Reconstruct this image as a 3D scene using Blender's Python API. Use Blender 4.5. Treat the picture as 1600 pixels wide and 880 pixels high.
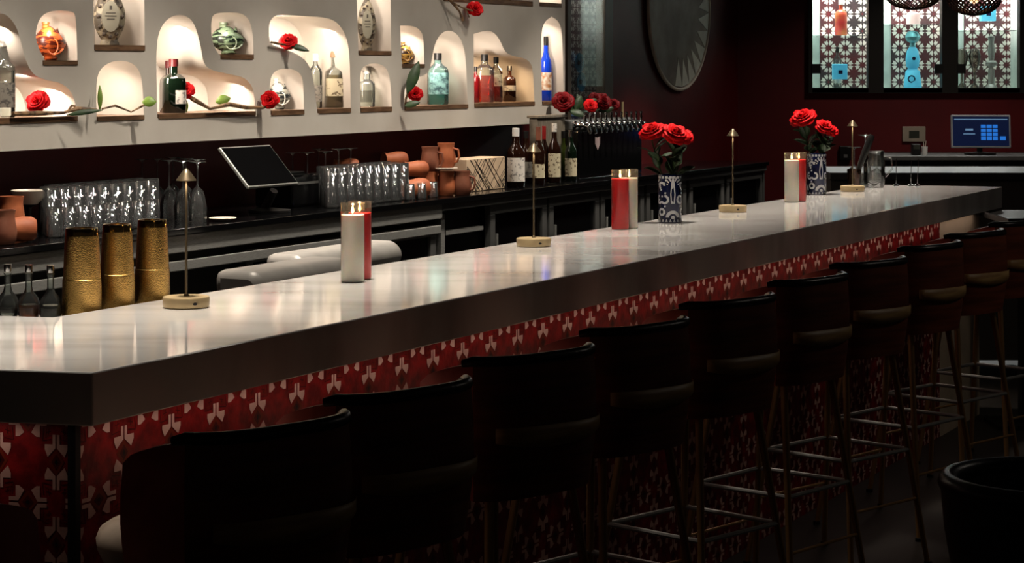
import bpy, bmesh, math, random
from math import sin, cos, pi, radians as R
from mathutils import Vector, Matrix
random.seed(7)
for o in list(bpy.data.objects): bpy.data.objects.remove(o)
S = bpy.context.scene
COL = S.collection

# ------------------------------------------------------------------ camera
F = 3400.0; HOR = 108.0; CH = 1.63
cam_d = bpy.data.cameras.new('camera'); cam = bpy.data.objects.new('camera', cam_d); COL.objects.link(cam)
cam.location = (0, 0, CH); cam.rotation_euler = (pi/2, 0, 0)
cam_d.sensor_width = 36; cam_d.lens = 36*F/1600; cam_d.shift_y = -(440-HOR)/1600; cam_d.clip_end = 60
S.camera = cam
vs = S.view_settings
vs.view_transform = 'Standard'; vs.look = 'None'; vs.gamma = 1; vs.use_curve_mapping = False; vs.exposure = 0.0
w = bpy.data.worlds.new('world'); S.world = w; w.use_nodes = True
w.node_tree.nodes['Background'].inputs[0].default_value = (1, .8, .65, 1)
w.node_tree.nodes['Background'].inputs[1].default_value = 0.006

# bar frame: origin at the near front corner, x along the bar, y towards the back wall
def FL(px, py, z):
    t = (CH-z)/(py-HOR); return Vector(((px-800)*t, F*t, z))
A = FL(145, 582, 1.07)
E = Vector((1, .0006*F, 0)).normalized(); TH = math.atan2(E.y, E.x)
D = Vector((-E.y, E.x, 0))
def W(s, d, z): return Vector((A.x, A.y, 0)) + E*s + D*d + Vector((0, 0, z))
def loc(p):
    q = Vector((p.x-A.x, p.y-A.y, 0)); return (q.dot(E), q.dot(D), p.z)
def tt(px, d):                      # depth/F along the view column px where it meets plane d
    u = px-800; n = Vector((D.x, D.y)); a = Vector((u, F)); return (d + n.dot(Vector((A.x, A.y))))/n.dot(a)
def U(px, py, d):
    t = tt(px, d); return Vector(((px-800)*t, F*t, CH-(py-HOR)*t))
def SZ(px, py, d):
    q = loc(U(px, py, d)); return (q[0], q[2])
def ON(px, d, z):
    p = U(px, HOR, d); p.z = z; return p
def SS(px, d): return SZ(px, HOR, d)[0]

# ------------------------------------------------------------------ room lamps and added fill lights
def area(name, p, rot, sx, sy, power, col, spread=180):
    l = bpy.data.lights.new(name, 'AREA'); l.shape = 'RECTANGLE'; l.size = sx; l.size_y = sy; l.energy = power
    l.color = col; l.spread = R(spread)
    o = bpy.data.objects.new(name, l); COL.objects.link(o); o.location = p; o.rotation_euler = rot; return o
WARM = (1, .89, .76)
KEY, WASH, LED, NICHE = 4.1, 1.5, 1.5, 1.5
for k in range(9):                                   # ceiling spots over the counter
    area('ceiling_spot', W(.2+k*.82, .52, 2.95), (0, 0, TH), .12, .12, KEY, WARM, 44)
for k in range(7):                                   # wall washers facing the shelves
    area('wall_washer', W(2.4+k*.82, 1.35, 2.95), (R(46), 0, TH), .15, .15, WASH, WARM, 85)
for k in range(9):                                   # fill lights added to brighten the back counter and sinks
    area('counter_fill', W(1.9+k*.95, 1.75, 2.95), (R(13), 0, TH), .12, .12, 6.0, WARM, 56)
area('dining_fill', (4.3, 7.6, 3.0), (0, R(24), 0), .5, .5, 3.2, WARM, 130)  # added fill that lifts the stool backs and the floor
area('far_end_fill', (3.0, 13.9, 3.0), (R(10), 0, 0), .3, .3, 9.0, WARM, 110)  # fill light added to raise the dim far wall and service counter
area('counter_led', W(3.45, .045, .968), (R(-14), 0, TH), 6.7, .012, LED, (1, .78, .66), 170)
area('corner_fill', W(-.25, 1.0, 2.95), (R(-4), 0, TH), .12, .12, 2.4, WARM, 36)  # extra light added for the cruets and shakers at the corner
area('return_led', A+(FL(0,577,1.07)-A).normalized()*.5+D*.055+Vector((0,0,.968-1.07)), (0, 0, math.atan2(FL(0,577,1.07).y-A.y, FL(0,577,1.07).x-A.x)), .8, .012, LED*.12, (1, .78, .66), 170)

# ------------------------------------------------------------------ materials
def lin(c): return tuple(((x/255)/12.92 if x/255 < .04045 else ((x/255+.055)/1.055)**2.4) for x in c)+(1,)
MATS = {}
def M(name, rgb=(128,128,128), rough=.5, metal=0, emit=None, es=0, bump=0, bscale=60, rgb2=None, nscale=8, stretch=None,
      trans=0, coat=0, sss=0, ior=1.45, lo=.4, hi=.62):
    if name in MATS: return MATS[name]
    m = bpy.data.materials.new(name); m.use_nodes = True; nt = m.node_tree; N = nt.nodes; L = nt.links
    b = N['Principled BSDF']; b.inputs['Base Color'].default_value = lin(rgb); b.inputs['Roughness'].default_value = rough
    b.inputs['Metallic'].default_value = metal; b.inputs['IOR'].default_value = ior
    b.inputs['Transmission Weight'].default_value = trans; b.inputs['Coat Weight'].default_value = coat
    if sss: b.inputs['Subsurface Weight'].default_value = sss; b.inputs['Subsurface Scale'].default_value = .02
    if emit: b.inputs['Emission Color'].default_value = lin(emit); b.inputs['Emission Strength'].default_value = es
    tc = N.new('ShaderNodeTexCoord'); mp = N.new('ShaderNodeMapping'); L.new(tc.outputs['Object'], mp.inputs[0])
    if stretch: mp.inputs['Scale'].default_value = stretch
    nz = N.new('ShaderNodeTexNoise'); nz.inputs['Scale'].default_value = nscale; nz.inputs['Detail'].default_value = 5
    L.new(mp.outputs[0], nz.inputs['Vector'])
    cr = N.new('ShaderNodeValToRGB'); cr.color_ramp.elements[0].position = lo; cr.color_ramp.elements[1].position = hi
    c2 = rgb2 if rgb2 else tuple(x*.93 for x in rgb)
    cr.color_ramp.elements[0].color = lin(rgb); cr.color_ramp.elements[1].color = lin(c2)
    L.new(nz.outputs['Fac'], cr.inputs[0]); L.new(cr.outputs[0], b.inputs['Base Color'])
    if bump:
        n2 = N.new('ShaderNodeTexNoise'); n2.inputs['Scale'].default_value = bscale; L.new(mp.outputs[0], n2.inputs['Vector'])
        bp = N.new('ShaderNodeBump'); bp.inputs['Strength'].default_value = bump; bp.inputs['Distance'].default_value = .003
        L.new(n2.outputs['Fac'], bp.inputs['Height']); L.new(bp.outputs[0], b.inputs['Normal'])
    MATS[name] = m; return m
def GL(name, tint=(255,255,255), dens=1.0, rough=.02, ior=1.5, film=.03):
    """thin clear or tinted glass: tinted transparency with a Fresnel reflection"""
    if name in MATS: return MATS[name]
    m = bpy.data.materials.new(name); m.use_nodes = True; nt = m.node_tree; N = nt.nodes; L = nt.links; N.clear()
    out = N.new('ShaderNodeOutputMaterial'); mx = N.new('ShaderNodeMixShader'); tr = N.new('ShaderNodeBsdfTransparent')
    gl = N.new('ShaderNodeBsdfGlossy'); fr = N.new('ShaderNodeFresnel'); fr.inputs[0].default_value = ior
    tr.inputs[0].default_value = lin(tint); gl.inputs['Roughness'].default_value = rough
    ml = N.new('ShaderNodeMath'); ml.operation = 'MULTIPLY_ADD'; ml.inputs[1].default_value = dens; ml.inputs[2].default_value = .02; ml.use_clamp = True
    df = N.new('ShaderNodeBsdfTranslucent' if 0 else 'ShaderNodeBsdfDiffuse'); df.inputs[0].default_value = lin(tint); m0 = N.new('ShaderNodeMixShader'); m0.inputs[0].default_value = film
    L.new(tr.outputs[0], m0.inputs[1]); L.new(df.outputs[0], m0.inputs[2])
    L.new(fr.outputs[0], ml.inputs[0]); L.new(ml.outputs[0], mx.inputs[0]); L.new(m0.outputs[0], mx.inputs[1]); L.new(gl.outputs[0], mx.inputs[2])
    L.new(mx.outputs[0], out.inputs[0]); MATS[name] = m; return m

m_plaster = M('white_plaster', (196,190,180), .75, bump=.15, bscale=25, rgb2=(188,181,170), nscale=3)
m_shelfwood = M('shelf_wood', (112,84,60), .5, rgb2=(80,56,38), nscale=14, stretch=(1,8,8), bump=.1)
m_redwall = M('dark_red_paint', (98,8,14), .55, rgb2=(84,5,10), nscale=2)
m_floor = M('dark_floor', (38,33,28), .45, rgb2=(26,22,19), nscale=3, bump=.1)
m_ceil = M('ceiling_paint', (30,26,24), .8)
m_marble = M('white_marble', (208,206,203), .07, rgb2=(172,168,164), nscale=2.2, stretch=(1,2.5,1), lo=.42, hi=.74)
m_tile_red = M('tile_red', (150,24,26), .38, rgb2=(104,14,18), nscale=26, bump=.25, bscale=90, lo=.38, hi=.6)
m_tile_dark = M('tile_dark_red', (84,12,14), .4, rgb2=(64,8,12), nscale=30)
m_tile_rust = M('tile_rust', (120,40,20), .4)
m_tile_white = M('tile_white', (222,178,164), .4, rgb2=(205,160,148), nscale=20)
m_tile_black = M('tile_black', (26,16,18), .4)
m_black = M('black_paint', (14,13,13), .45)
m_blackgloss = M('black_gloss', (9,9,10), .12)
m_steel = M('brushed_steel', (160,160,156), .36, .45, rgb2=(138,138,134), nscale=40, stretch=(1,1,20))
m_steeld = M('dark_steel', (100,100,98), .4, .4)
m_psteel = M('satin_steel', (196,192,186), .42, .15)
m_chrome = M('chrome', (215,215,215), .08, 1)
m_brass = M('hammered_brass', (210,170,100), .27, 1, bump=.45, bscale=420)
m_brassband = M('polished_brass', (232,196,120), .12, 1)
m_brassdull = M('satin_brass', (190,168,128), .45, .35)
m_pole = M('bronze_pole', (120,106,84), .35, .7)
m_legbrass = M('bronze_leg', (176,136,88), .35, .6)
m_leather = M('dark_leather', (52,34,30), .45, bump=.3, bscale=120, rgb2=(36,22,20), nscale=7)
m_rim = M('black_leather_rim', (30,28,30), .32, bump=.2, bscale=100)
m_backwood = M('striped_stool_wood', (142,70,44), .42, rgb2=(100,48,32), nscale=3.2, stretch=(.7,.7,9), lo=.4, hi=.6, coat=.15)
m_cushion = M('pale_hide_cushion', (196,176,156), .6, rgb2=(160,138,118), nscale=6)
m_chairleather = M('navy_black_leather', (52,56,68), .34, bump=.2, bscale=90)
m_clay = M('terracotta', (176,100,62), .6, rgb2=(150,78,46), nscale=12, bump=.1)
m_clayd = M('dark_terracotta', (132,80,58), .6, rgb2=(112,62,44), nscale=12)
m_cream = M('cream_ceramic', (226,216,200), .3)
m_waxw = M('white_wax', (236,230,216), .45, sss=.3)
m_waxr = M('red_wax', (206,22,24), .4, sss=.2)
m_flame = M('flame', (255,220,160), .5, emit=(255,196,120), es=14)
m_led = M('led_disc', (255,240,220), .5, emit=(255,214,160), es=18)
m_rose = M('red_petal', (212,22,28), .55, rgb2=(176,8,14), nscale=30)
m_rosed = M('dark_red_petal', (120,10,18), .5, rgb2=(84,6,12), nscale=30)
m_leaf = M('dark_leaf', (48,70,40), .45, rgb2=(30,48,28), nscale=20)
m_leafl = M('light_leaf', (110,140,50), .45, rgb2=(84,112,38), nscale=20)
m_stem = M('brown_stem', (142,112,80), .6, rgb2=(66,48,34), nscale=30)
m_glass = GL('clear_glass', (244,246,246), 1.6, film=.035)
m_jar = GL('jar_glass', (252,252,250), .25, film=.015)
m_glassb = GL('bottle_clear', (226,232,228), 1.3)
m_pane = GL('window_pane', (250,252,252), .6, film=.01)
m_white = M('white_plastic', (226,224,220), .4)
m_cork = M('cork', (150,120,92), .7)

# ------------------------------------------------------------------ mesh helpers
def nb(): return bmesh.new()
def box(bm, x0, x1, y0, y1, z0, z1, mi=0, mat=None):
    v = [bm.verts.new(c) for c in ((x0,y0,z0),(x1,y0,z0),(x1,y1,z0),(x0,y1,z0),(x0,y0,z1),(x1,y0,z1),(x1,y1,z1),(x0,y1,z1))]
    if mat: 
        for q in v: q.co = mat @ q.co
    for f in ((0,3,2,1),(4,5,6,7),(0,1,5,4),(1,2,6,5),(2,3,7,6),(3,0,4,7)):
        bm.faces.new([v[i] for i in f]).material_index = mi
    return v
def lathe(bm, prof, n=24, c=(0,0,0), p=2, sy=1, mat=None, mi=0):
    rings = []
    for r, z in prof:
        if r < 1e-6: rings.append([bm.verts.new((c[0], c[1], c[2]+z))]); continue
        ring = []
        for k in range(n):
            a = 2*pi*k/n; ca, sa = cos(a), sin(a)
            rr = r/((abs(ca)**p+abs(sa)**p)**(1/p)); ring.append(bm.verts.new((c[0]+rr*ca, c[1]+rr*sa*sy, c[2]+z)))
        rings.append(ring)
    for a, b in zip(rings, rings[1:]):
        if len(a) == 1 and len(b) == 1: continue
        for k in range(n):
            k2 = (k+1) % n
            if len(a) == 1: f = [a[0], b[k2], b[k]][::-1]
            elif len(b) == 1: f = [a[k], a[k2], b[0]]
            else: f = [a[k], a[k2], b[k2], b[k]]
            bm.faces.new(f).material_index = mi
    if mat:
        for ring in rings:
            for v in ring: v.co = mat @ v.co
def tube(bm, pts, rad, n=8, mi=0, closed=False):
    pts = [Vector(p) for p in pts]; m = len(pts)
    rad = rad if isinstance(rad, (list, tuple)) else [rad]*m
    rings = []; up = None
    for i, p in enumerate(pts):
        a = pts[i-1] if (i > 0 or closed) else p; b = pts[(i+1) % m] if (i < m-1 or closed) else p
        t = (b-a).normalized()
        if up is None: up = Vector((0,0,1)) if abs(t.z) < .9 else Vector((1,0,0))
        x = t.cross(up).normalized(); y = x.cross(t); up = y
        rings.append([bm.verts.new(p+(x*cos(2*pi*k/n)+y*sin(2*pi*k/n))*rad[i]) for k in range(n)])
    R2 = list(zip(rings, rings[1:]))+([(rings[-1], rings[0])] if closed else [])
    for a, b in R2:
        for k in range(n): bm.faces.new([a[k], a[(k+1)%n], b[(k+1)%n], b[k]]).material_index = mi
    if not closed:
        bm.faces.new(rings[0][::-1]).material_index = mi; bm.faces.new(rings[-1]).material_index = mi
def prism(bm, poly, h0, h1, mi=0, axis='z'):
    def P(a, b, h): return (a, b, h) if axis == 'z' else (a, h, b)
    lo = [bm.verts.new(P(a, b, h0)) for a, b in poly]; hi = [bm.verts.new(P(a, b, h1)) for a, b in poly]
    n = len(poly)
    bm.faces.new(lo[::-1]).material_index = mi; bm.faces.new(hi).material_index = mi
    for k in range(n): bm.faces.new([lo[k], lo[(k+1)%n], hi[(k+1)%n], hi[k]]).material_index = mi
def obj(name, bm, mat, parent=None, smooth=False, bevel=0, at=None, rz=None, solid=0):
    if isinstance(bm, bmesh.types.BMesh):
        bmesh.ops.recalc_face_normals(bm, faces=bm.faces)
        me = bpy.data.meshes.new(name); bm.to_mesh(me); bm.free()
    else: me = bm
    for q in (mat if isinstance(mat, (list, tuple)) else [mat]): me.materials.append(q)
    if smooth:
        for f in me.polygons: f.use_smooth = True
        try: me.set_sharp_from_angle(angle=R(40))
        except Exception: pass
    o = bpy.data.objects.new(name, me); COL.objects.link(o)
    if parent: o.parent = parent
    if at is not None: o.location = at
    if rz is not None: o.rotation_euler = (0, 0, rz)
    if bevel:
        b = o.modifiers.new('bevel', 'BEVEL'); b.width = bevel; b.segments = 2; b.limit_method = 'ANGLE'
    if solid:
        b = o.modifiers.new('solid', 'SOLIDIFY'); b.thickness = solid
    return o
def tag(o, label, cat, group=None):
    o['label'] = label; o['category'] = cat
    if group: o['group'] = group
    return o
def thing(name, label, cat, p=(0,0,0), rz=0, group=None):
    o = bpy.data.objects.new(name, None); COL.objects.link(o); o.location = p; o.rotation_euler = (0, 0, rz)
    return tag(o, label, cat, group)
def struct(o): o['kind'] = 'structure'; return o
def copy_tree(o, p, rz=None, label=None, group=None, scale=None):
    c = o.copy(); COL.objects.link(c); c.location = p
    if rz is not None: c.rotation_euler = (0, 0, rz)
    if label: c['label'] = label
    if group: c['group'] = group
    if scale: c.scale = (scale,)*3
    for ch in o.children:
        d = ch.copy(); COL.objects.link(d); d.parent = c
        for g in ch.children:
            e = g.copy(); COL.objects.link(e); e.parent = d
    return c
def inbar(o):
    o.location = (A.x, A.y, 0); o.rotation_euler = (0, 0, TH); return o
def face(cols, u):              # object rotation so that local -y looks at the camera
    return math.atan2(u, F)*-1

# ------------------------------------------------------------------ setting
CT = 1.07                        # bar top
BC = 1.02                        # back counter top
UD = 2.65                        # shelf unit face
WD = 2.95                        # back wall plane
FW = 15.6                        # far wall depth
bm = nb(); box(bm, -6, 8, -1, 17, -.06, 0); struct(obj('floor', bm, m_floor))
bm = nb(); box(bm, -6, 8, -1, 17, 3.2, 3.26); struct(obj('ceiling', bm, m_ceil))
bm = nb(); box(bm, -4, 12.9, WD, WD+.1, 0, 3.2); struct(inbar(obj('wall_back', bm, m_redwall)))
# far wall with a strip opening for the display windows
def FX(px, y=FW): return (px-800)*y/F
def FZ(py, y=FW): return CH-(py-HOR)*y/F
zb = FZ(138); zt = zb+1.1
bm = nb()
x0, x1 = FX(1262), FX(1606)
box(bm, -1, x0, FW, FW+.1, 0, 3.2); box(bm, x1, 8, FW, FW+.1, 0, 3.2)
box(bm, x0, x1, FW, FW+.1, 0, zb); box(bm, x0, x1, FW, FW+.1, zt, 3.2)
struct(obj('wall_far', bm, m_redwall))

# ------------------------------------------------------------------ bar counter top
Lp = FL(0, 577, CT); Ldir = (Lp-A).normalized()
P = [A, FL(1566, 292, CT), FL(1362, 288.6, CT), FL(82, 496, CT), FL(82, 496, CT)+Ldir*.75+Vector((0,.02,0)), A+Ldir*.95]
bm = nb(); prism(bm, [(p.x, p.y) for p in P], CT-.1, CT)
o = obj('marble_countertop', bm, m_marble, bevel=.003)
tag(o, 'long pale marble bar countertop with thick dark front edge', 'countertop')
# base
base = inbar(thing('tiled_bar', 'bar base clad in red and cream patterned tiles under the marble top', 'bar'))
inset = .08; s_tile0 = .05
s_tend = SS(1468, inset); s_end = loc(FL(1566, 327, .97))[0]-.02
Ltip = A+Ldir*.95; lt = loc(Ltip)
ll = (Vector(lt[:2])).normalized()     # return direction in the bar frame
c0 = (s_tile0, inset)
bm = nb()
q = Vector(c0)+Vector((.008,.008)); q2 = q+ll*.95
prism(bm, [(q.x,q.y),(s_end,inset+.008),(s_end-.02,.5),(.6,.5),(q2.x+.3,q2.y+.3),(q2.x,q2.y)], 0, CT-.101)
obj('carcass', bm, m_black, base)
def motif(bm, cx, cz, p, horiz, ok, W2, yl=0):
    """four pale arrow-headed bars round a rust diamond, in (s,z); W2 maps to verts"""
    def poly(pts, mi, dy):
        pts = [(cx+(b if horiz else a)*p[0], cz+(a if horiz else b)*p[1]) for a, b in pts]
        if not all(ok(x, z) for x, z in pts):
            pts = clip(pts, ok)
            if len(pts) < 3: return
        vs_ = [bm.verts.new(W2(x, z, dy)) for x, z in pts]
        try: bm.faces.new(vs_).material_index = mi
        except ValueError: pass
    poly([(0,.17),(.14,0),(0,-.17),(-.14,0)], 2, .0006)
    poly([(0,.1),(.085,0),(0,-.1),(-.085,0)], 1, .0009)
    poly([(0,.045),(.03,0),(0,-.045),(-.03,0)], 4, .0012)
    for sx in (1, -1):
        for sz in (1, -1):
            g = [(.012,.17),(.012,.335),(.062,.335),(.062,.215),(.2,.215),(.2,.155),(.148,.062)]
            poly([(a*sx, b*sz) for a, b in g], 3, .0012)
            for r_ in range(3):
                poly([(a*sx, b*sz) for a, b in ((.09,.27+r_*.05),(.24-.03*r_,.25+r_*.05),(.24-.03*r_,.262+r_*.05),(.09,.282+r_*.05))], 1 if r_ != 1 else 2, .0008)
def clip(pts, lim):
    x0, x1, z0, z1 = lim.b
    for ax, v, sgn in ((0,x0,1),(0,x1,-1),(1,z0,1),(1,z1,-1)):
        out = []
        for i, a in enumerate(pts):
            b = pts[i-1]; ia = (a[ax]-v)*sgn >= 0; ib = (b[ax]-v)*sgn >= 0
            if ia != ib:
                t = (v-b[ax])/(a[ax]-b[ax]); out.append((b[0]+(a[0]-b[0])*t, b[1]+(a[1]-b[1])*t))
            if ia: out.append(a)
        pts = out
        if not pts: break
    return pts
class Lim:
    def __init__(s, *b): s.b = b
    def __call__(s, x, z): return s.b[0] <= x <= s.b[1] and s.b[2] <= z <= s.b[3]
PZ = .155; PS = .159
ztop = CT-.1
# front panel
sc0 = SS(193, inset); zc0 = .884
bm = nb(); box(bm, s_tile0+.006, s_tend, inset, inset+.008, 0, ztop-.001)
lim = Lim(s_tile0+.008, s_tend-.001, .002, ztop-.002)
ns = int((s_tend-sc0)/PS*2)+3
for i in range(-3, ns):
    for j in range(-1, 12):
        if (i+j) % 2 == 0:
            s = sc0+i*PS/2; z = zc0-j*PZ/2
            motif(bm, s, z, (PS, PZ), i % 2 == 1, lim, lambda x, z, dy: (x, inset-dy, z))
TM = [m_tile_red, m_tile_dark, m_tile_rust, m_tile_white, m_tile_black]
tf = obj('front_tile_panel', bm, TM, base)
# return panel
bm = nb(); n2 = Vector((-ll.y, ll.x)); 
if n2.dot(Vector((-1,-1))) < 0: n2 = -n2
org = Vector(c0)
def RP(x, z, dy): v = org+ll*x+n2*dy; return (v.x, v.y, z)
v = [RP(.006,0,0), RP(.94,0,0), RP(.94,ztop-.001,0), RP(.006,ztop-.001,0)]
bk = [RP(.006,0,-.008), RP(.94,0,-.008), RP(.94,ztop-.001,-.008), RP(.006,ztop-.001,-.008)]
V = [bm.verts.new(c) for c in v+bk]
for f in ((0,1,2,3),(7,6,5,4),(0,4,5,1),(1,5,6,2),(2,6,7,3),(3,7,4,0)): bm.faces.new([V[i] for i in f])
PR = .116; lim = Lim(.008, .93, .002, ztop-.002)
for i in range(-1, 16):
    for j in range(-1, 12):
        if (i+j) % 2 == 0:
            motif(bm, .094+(i-1)*PR/2+.001, zc0+.004-j*PZ/2, (PR, PZ), i % 2 == 1, lim, RP)
obj('return_tile_panel', bm, TM, base)
bm = nb(); box(bm, s_tile0-.008, s_tile0+.008, inset-.008, inset+.01, 0, ztop-.002); obj('corner_trim', bm, m_black, base)
bm = nb(); box(bm, s_tend+.001, s_end, inset-.002, inset+.009, 0, ztop-.002); k_ = obj('end_panel', bm, M('beige_panel', (206,186,160), .6), base)
# steel rail behind the counter top
bm = nb(); box(bm, SS(96,.7), SS(1215,.7), .636, .735, 1.02, 1.05); box(bm, SS(96,.7), SS(1215,.7), .72, .735, .70, 1.02)
tag(inbar(obj('speed_rail', bm, m_steeld, bevel=.002)), 'narrow steel ledge running behind the marble countertop', 'rail')

# sink / drainboard lids between the counters
def rounded_tray(s0, s1, d0, d1, z, label):
    t = inbar(thing('steel_drainboard', label, 'sink'))
    bm = nb(); n = 8; r = .06
    prof = [(d0+r-r*sin(a*pi/2/n*2/2), z-r+r*cos(a*pi/2/n)) for a in range(0, 1)]
    prof = [(d1, z-.09), (d1, z)] + [(d0+r-r*sin(k*pi/2/n), z-r+r*cos(k*pi/2/n)) for k in range(n+1)] + [(d0, z-.09)]
    a_ = [bm.verts.new((s0, y, zz)) for y, zz in prof]; b_ = [bm.verts.new((s1, y, zz)) for y, zz in prof]
    bm.faces.new(a_); bm.faces.new(b_[::-1])
    for k in range(len(prof)): bm.faces.new([a_[k], b_[k], b_[(k+1)%len(prof)], a_[(k+1)%len(prof)]])
    obj('lid', bm, m_psteel, t, smooth=True, bevel=.028)
    bm = nb(); box(bm, s0+.01, s1-.01, d0+.02, d1-.01, .1, z-.091); obj('body', bm, m_steeld, t)
    return t
p0 = FL(352, 412, .93); q0 = loc(p0)
rounded_tray(SS(392, 1.54), SS(556, 1.5), 1.50, 1.69, .95, 'rounded steel drainboard behind the tall white candle, front one')
rounded_tray(SS(466, 1.8), SS(632, 1.78), 1.78, 1.95, .94, 'rounded steel drainboard farther back behind the tall white candle')

# ------------------------------------------------------------------ back counter
bc = inbar(thing('back_counter', 'long black back bar counter with steel fascia', 'counter'))
sa, sb = -.8+SS(0,2.35)-1, SS(1197, 2.35)
bm = nb(); box(bm, sa, sb, 2.33, WD-.003, BC-.025, BC); obj('worktop', bm, m_blackgloss, bc, bevel=.003)
bm = nb(); box(bm, sa, SS(690,2.35), 2.345, 2.36, BC-.095, BC-.026); box(bm, sa, SS(690,2.35), 2.35, 2.36, BC-.165, BC-.125); obj('fascia', bm, m_steel, bc, bevel=.004)
bm = nb(); box(bm, SS(690,2.35), sb, 2.345, 2.36, BC-.06, BC-.026);  obj('fascia_strip', bm, m_steeld, bc, bevel=.004)
bm = nb(); box(bm, sa, sb-.01, 2.42, WD-.01, 0, BC-.026); obj('carcass', bm, m_black, bc)
bm = nb(); box(bm, sb-.03, sb, 2.36, WD-.01, 0, BC-.026); obj('end_panel', bm, m_steeld, bc)
for a_, b_, zt_ in ((386,683,.90),(768,856,.965),(860,938,.965),(941,1008,.965),(1012,1074,.965),(1079,1133,.965),(1137,1194,.965)):
    s0, s1 = SS(a_,2.36), SS(b_,2.36); fw = .055
    bm = nb(); zb_ = .25
    box(bm, s0, s1, 2.365, 2.4, zt_-fw, zt_); box(bm, s0, s1, 2.365, 2.4, zb_, zb_+fw)
    box(bm, s0, s0+fw, 2.365, 2.4, zb_+fw, zt_-fw); box(bm, s1-fw, s1, 2.365, 2.4, zb_+fw, zt_-fw)
    d = obj('fridge_door', bm, m_steeld, bc, bevel=.004)
    bm = nb(); box(bm, s0+fw, s1-fw, 2.38, 2.39, zb_+fw, zt_-fw); obj('door_glass', bm, m_blackgloss, d)
    bm = nb(); tube(bm, [(s0+fw*.5, 2.345, zt_-.15), (s0+fw*.5, 2.345, zb_+.15)], .008); obj('handle', bm, m_steel, d, smooth=True)
bm = nb(); box(bm, SS(700,2.36), SS(758,2.36), 2.37, 2.4, .84, .86); box(bm, SS(692,2.36), SS(698,2.36), 2.37, 2.4, .2, .94); obj('open_shelf', bm, m_steel, bc)

# ------------------------------------------------------------------ niche shelf unit
N_ = {
'a': [(0,20),(12,24),(25,40),(33,65),(40,95),(52,117),(70,125),(95,129),(111,142),(119,165),(121,189),(-70,193),(-70,20)],
'b': [(55,58),(58,38),(66,23),(84,16),(112,17),(119,24),(121,101),(74,101),(62,80)],
'c': [(145,-60),(225,-60),(226,77),(147,78)],
'd': [(151,188),(150,130),(155,110),(169,98),(188,94),(207,98),(219,112),(223,135),(225,186)],
'e': [(246,185),(244,110),(245,65),(251,43),(263,28),(280,22),(296,27),(306,42),(314,75),(318,100),(330,110),(360,116),(382,121),(394,134),(398,152),(399,180)],
'f': [(330,60),(330,28),(337,20),(370,19),(384,24),(392,37),(396,62),(396,91),(352,92),(339,83)],
'g': [(420,50),(421,35),(427,26),(438,23),(470,25),(508,27),(526,34),(538,50),(545,72),(547,110),(548,175),(496,177),(491,130),(485,106),(474,90),(450,78),(428,72),(421,64)],
'h': [(423,179),(421,132),(425,116),(435,108),(454,107),(468,113),(474,126),(475,178)],
'i': [(556,-60),(610,-60),(611,84),(560,85)],
'j': [(563,174),(562,118),(567,104),(583,98),(600,102),(608,115),(611,140),(612,173)],
'k': [(625,40),(644,40),(656,46),(662,58),(663,103),(628,105)],
'l': [(632,172),(631,140),(640,126),(660,119),(670,113),(675,92),(678,73),(686,55),(698,47),(711,50),(722,64),(728,90),(731,168)],
'm': [(741,167),(740,53),(757,48),(770,49),(781,62),(789,82),(803,88),(820,91),(829,98),(833,110),(835,164)],
'n': [(847,163),(845,55),(850,34),(862,26),(873,33),(879,52),(881,162)],
'o': [(693,-60),(832,-60),(832,7),(693,1)],
'p': [(843,-60),(877,-60),(877,11),(843,9)],
}
DEP = .24
unit = inbar(thing('niche_shelf_unit', 'white plaster back bar wall unit with lit arched niches', 'shelving'))
cu = bpy.data.curves.new('face', 'CURVE'); cu.dimensions = '2D'; cu.fill_mode = 'BOTH'; cu.extrude = DEP/2
def spl(pts):
    sp = cu.splines.new('POLY'); sp.points.add(len(pts)-1); sp.use_cyclic_u = True
    for q_, p_ in zip(sp.points, pts): q_.co = (p_[0], p_[1], 0, 1)
def smooth_poly(pts):            # one corner-cutting pass on obtuse corners only
    for _ in range(2):
        out = []; n = len(pts)
        for i, b in enumerate(pts):
            a, c = Vector(pts[i-1]), Vector(pts[(i+1)%n]); b = Vector(b)
            if (b-a).length < 1e-6 or (c-b).length < 1e-6: out.append(tuple(b)); continue
            ang = (b-a).angle(c-b)
            if ang < R(62): out += [tuple(b.lerp(a,.25)), tuple(b.lerp(c,.25))]
            else: out.append(tuple(b))
        pts = out
    return pts
u0 = SZ(-90, 241, UD); ur = SZ(883, HOR, UD)[0]; zlow = (SZ(0,236,UD)[1]+SZ(833,194,UD)[1])/2; ztopu = 2.75
spl([(u0[0], zlow), (ur, zlow), (ur, ztopu), (u0[0], ztopu)])
NS = {}
for k, pts in N_.items():
    pp = smooth_poly([(x, y) for x, y in pts])
    NS[k] = [SZ(x, y, UD) for x, y in pp]; spl(NS[k])
tmp = bpy.data.objects.new('tmp', cu); COL.objects.link(tmp); bpy.context.view_layer.update()
me = bpy.data.meshes.new_from_object(tmp.evaluated_get(bpy.context.evaluated_depsgraph_get()))
bpy.data.objects.remove(tmp)
for v in me.vertices: x, y, z = v.co; v.co = (x, UD+DEP/2-z, y)
bm = nb(); bm.from_mesh(me); bmesh.ops.remove_doubles(bm, verts=bm.verts, dist=.0004)
obj('face_panel', bm, m_plaster, unit, smooth=True)
bm = nb(); box(bm, u0[0], ur, UD+DEP, WD-.005, zlow, ztopu); obj('back_panel', bm, m_plaster, unit)
BZ = {}; NCOL = (1,.84,.71)
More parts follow.
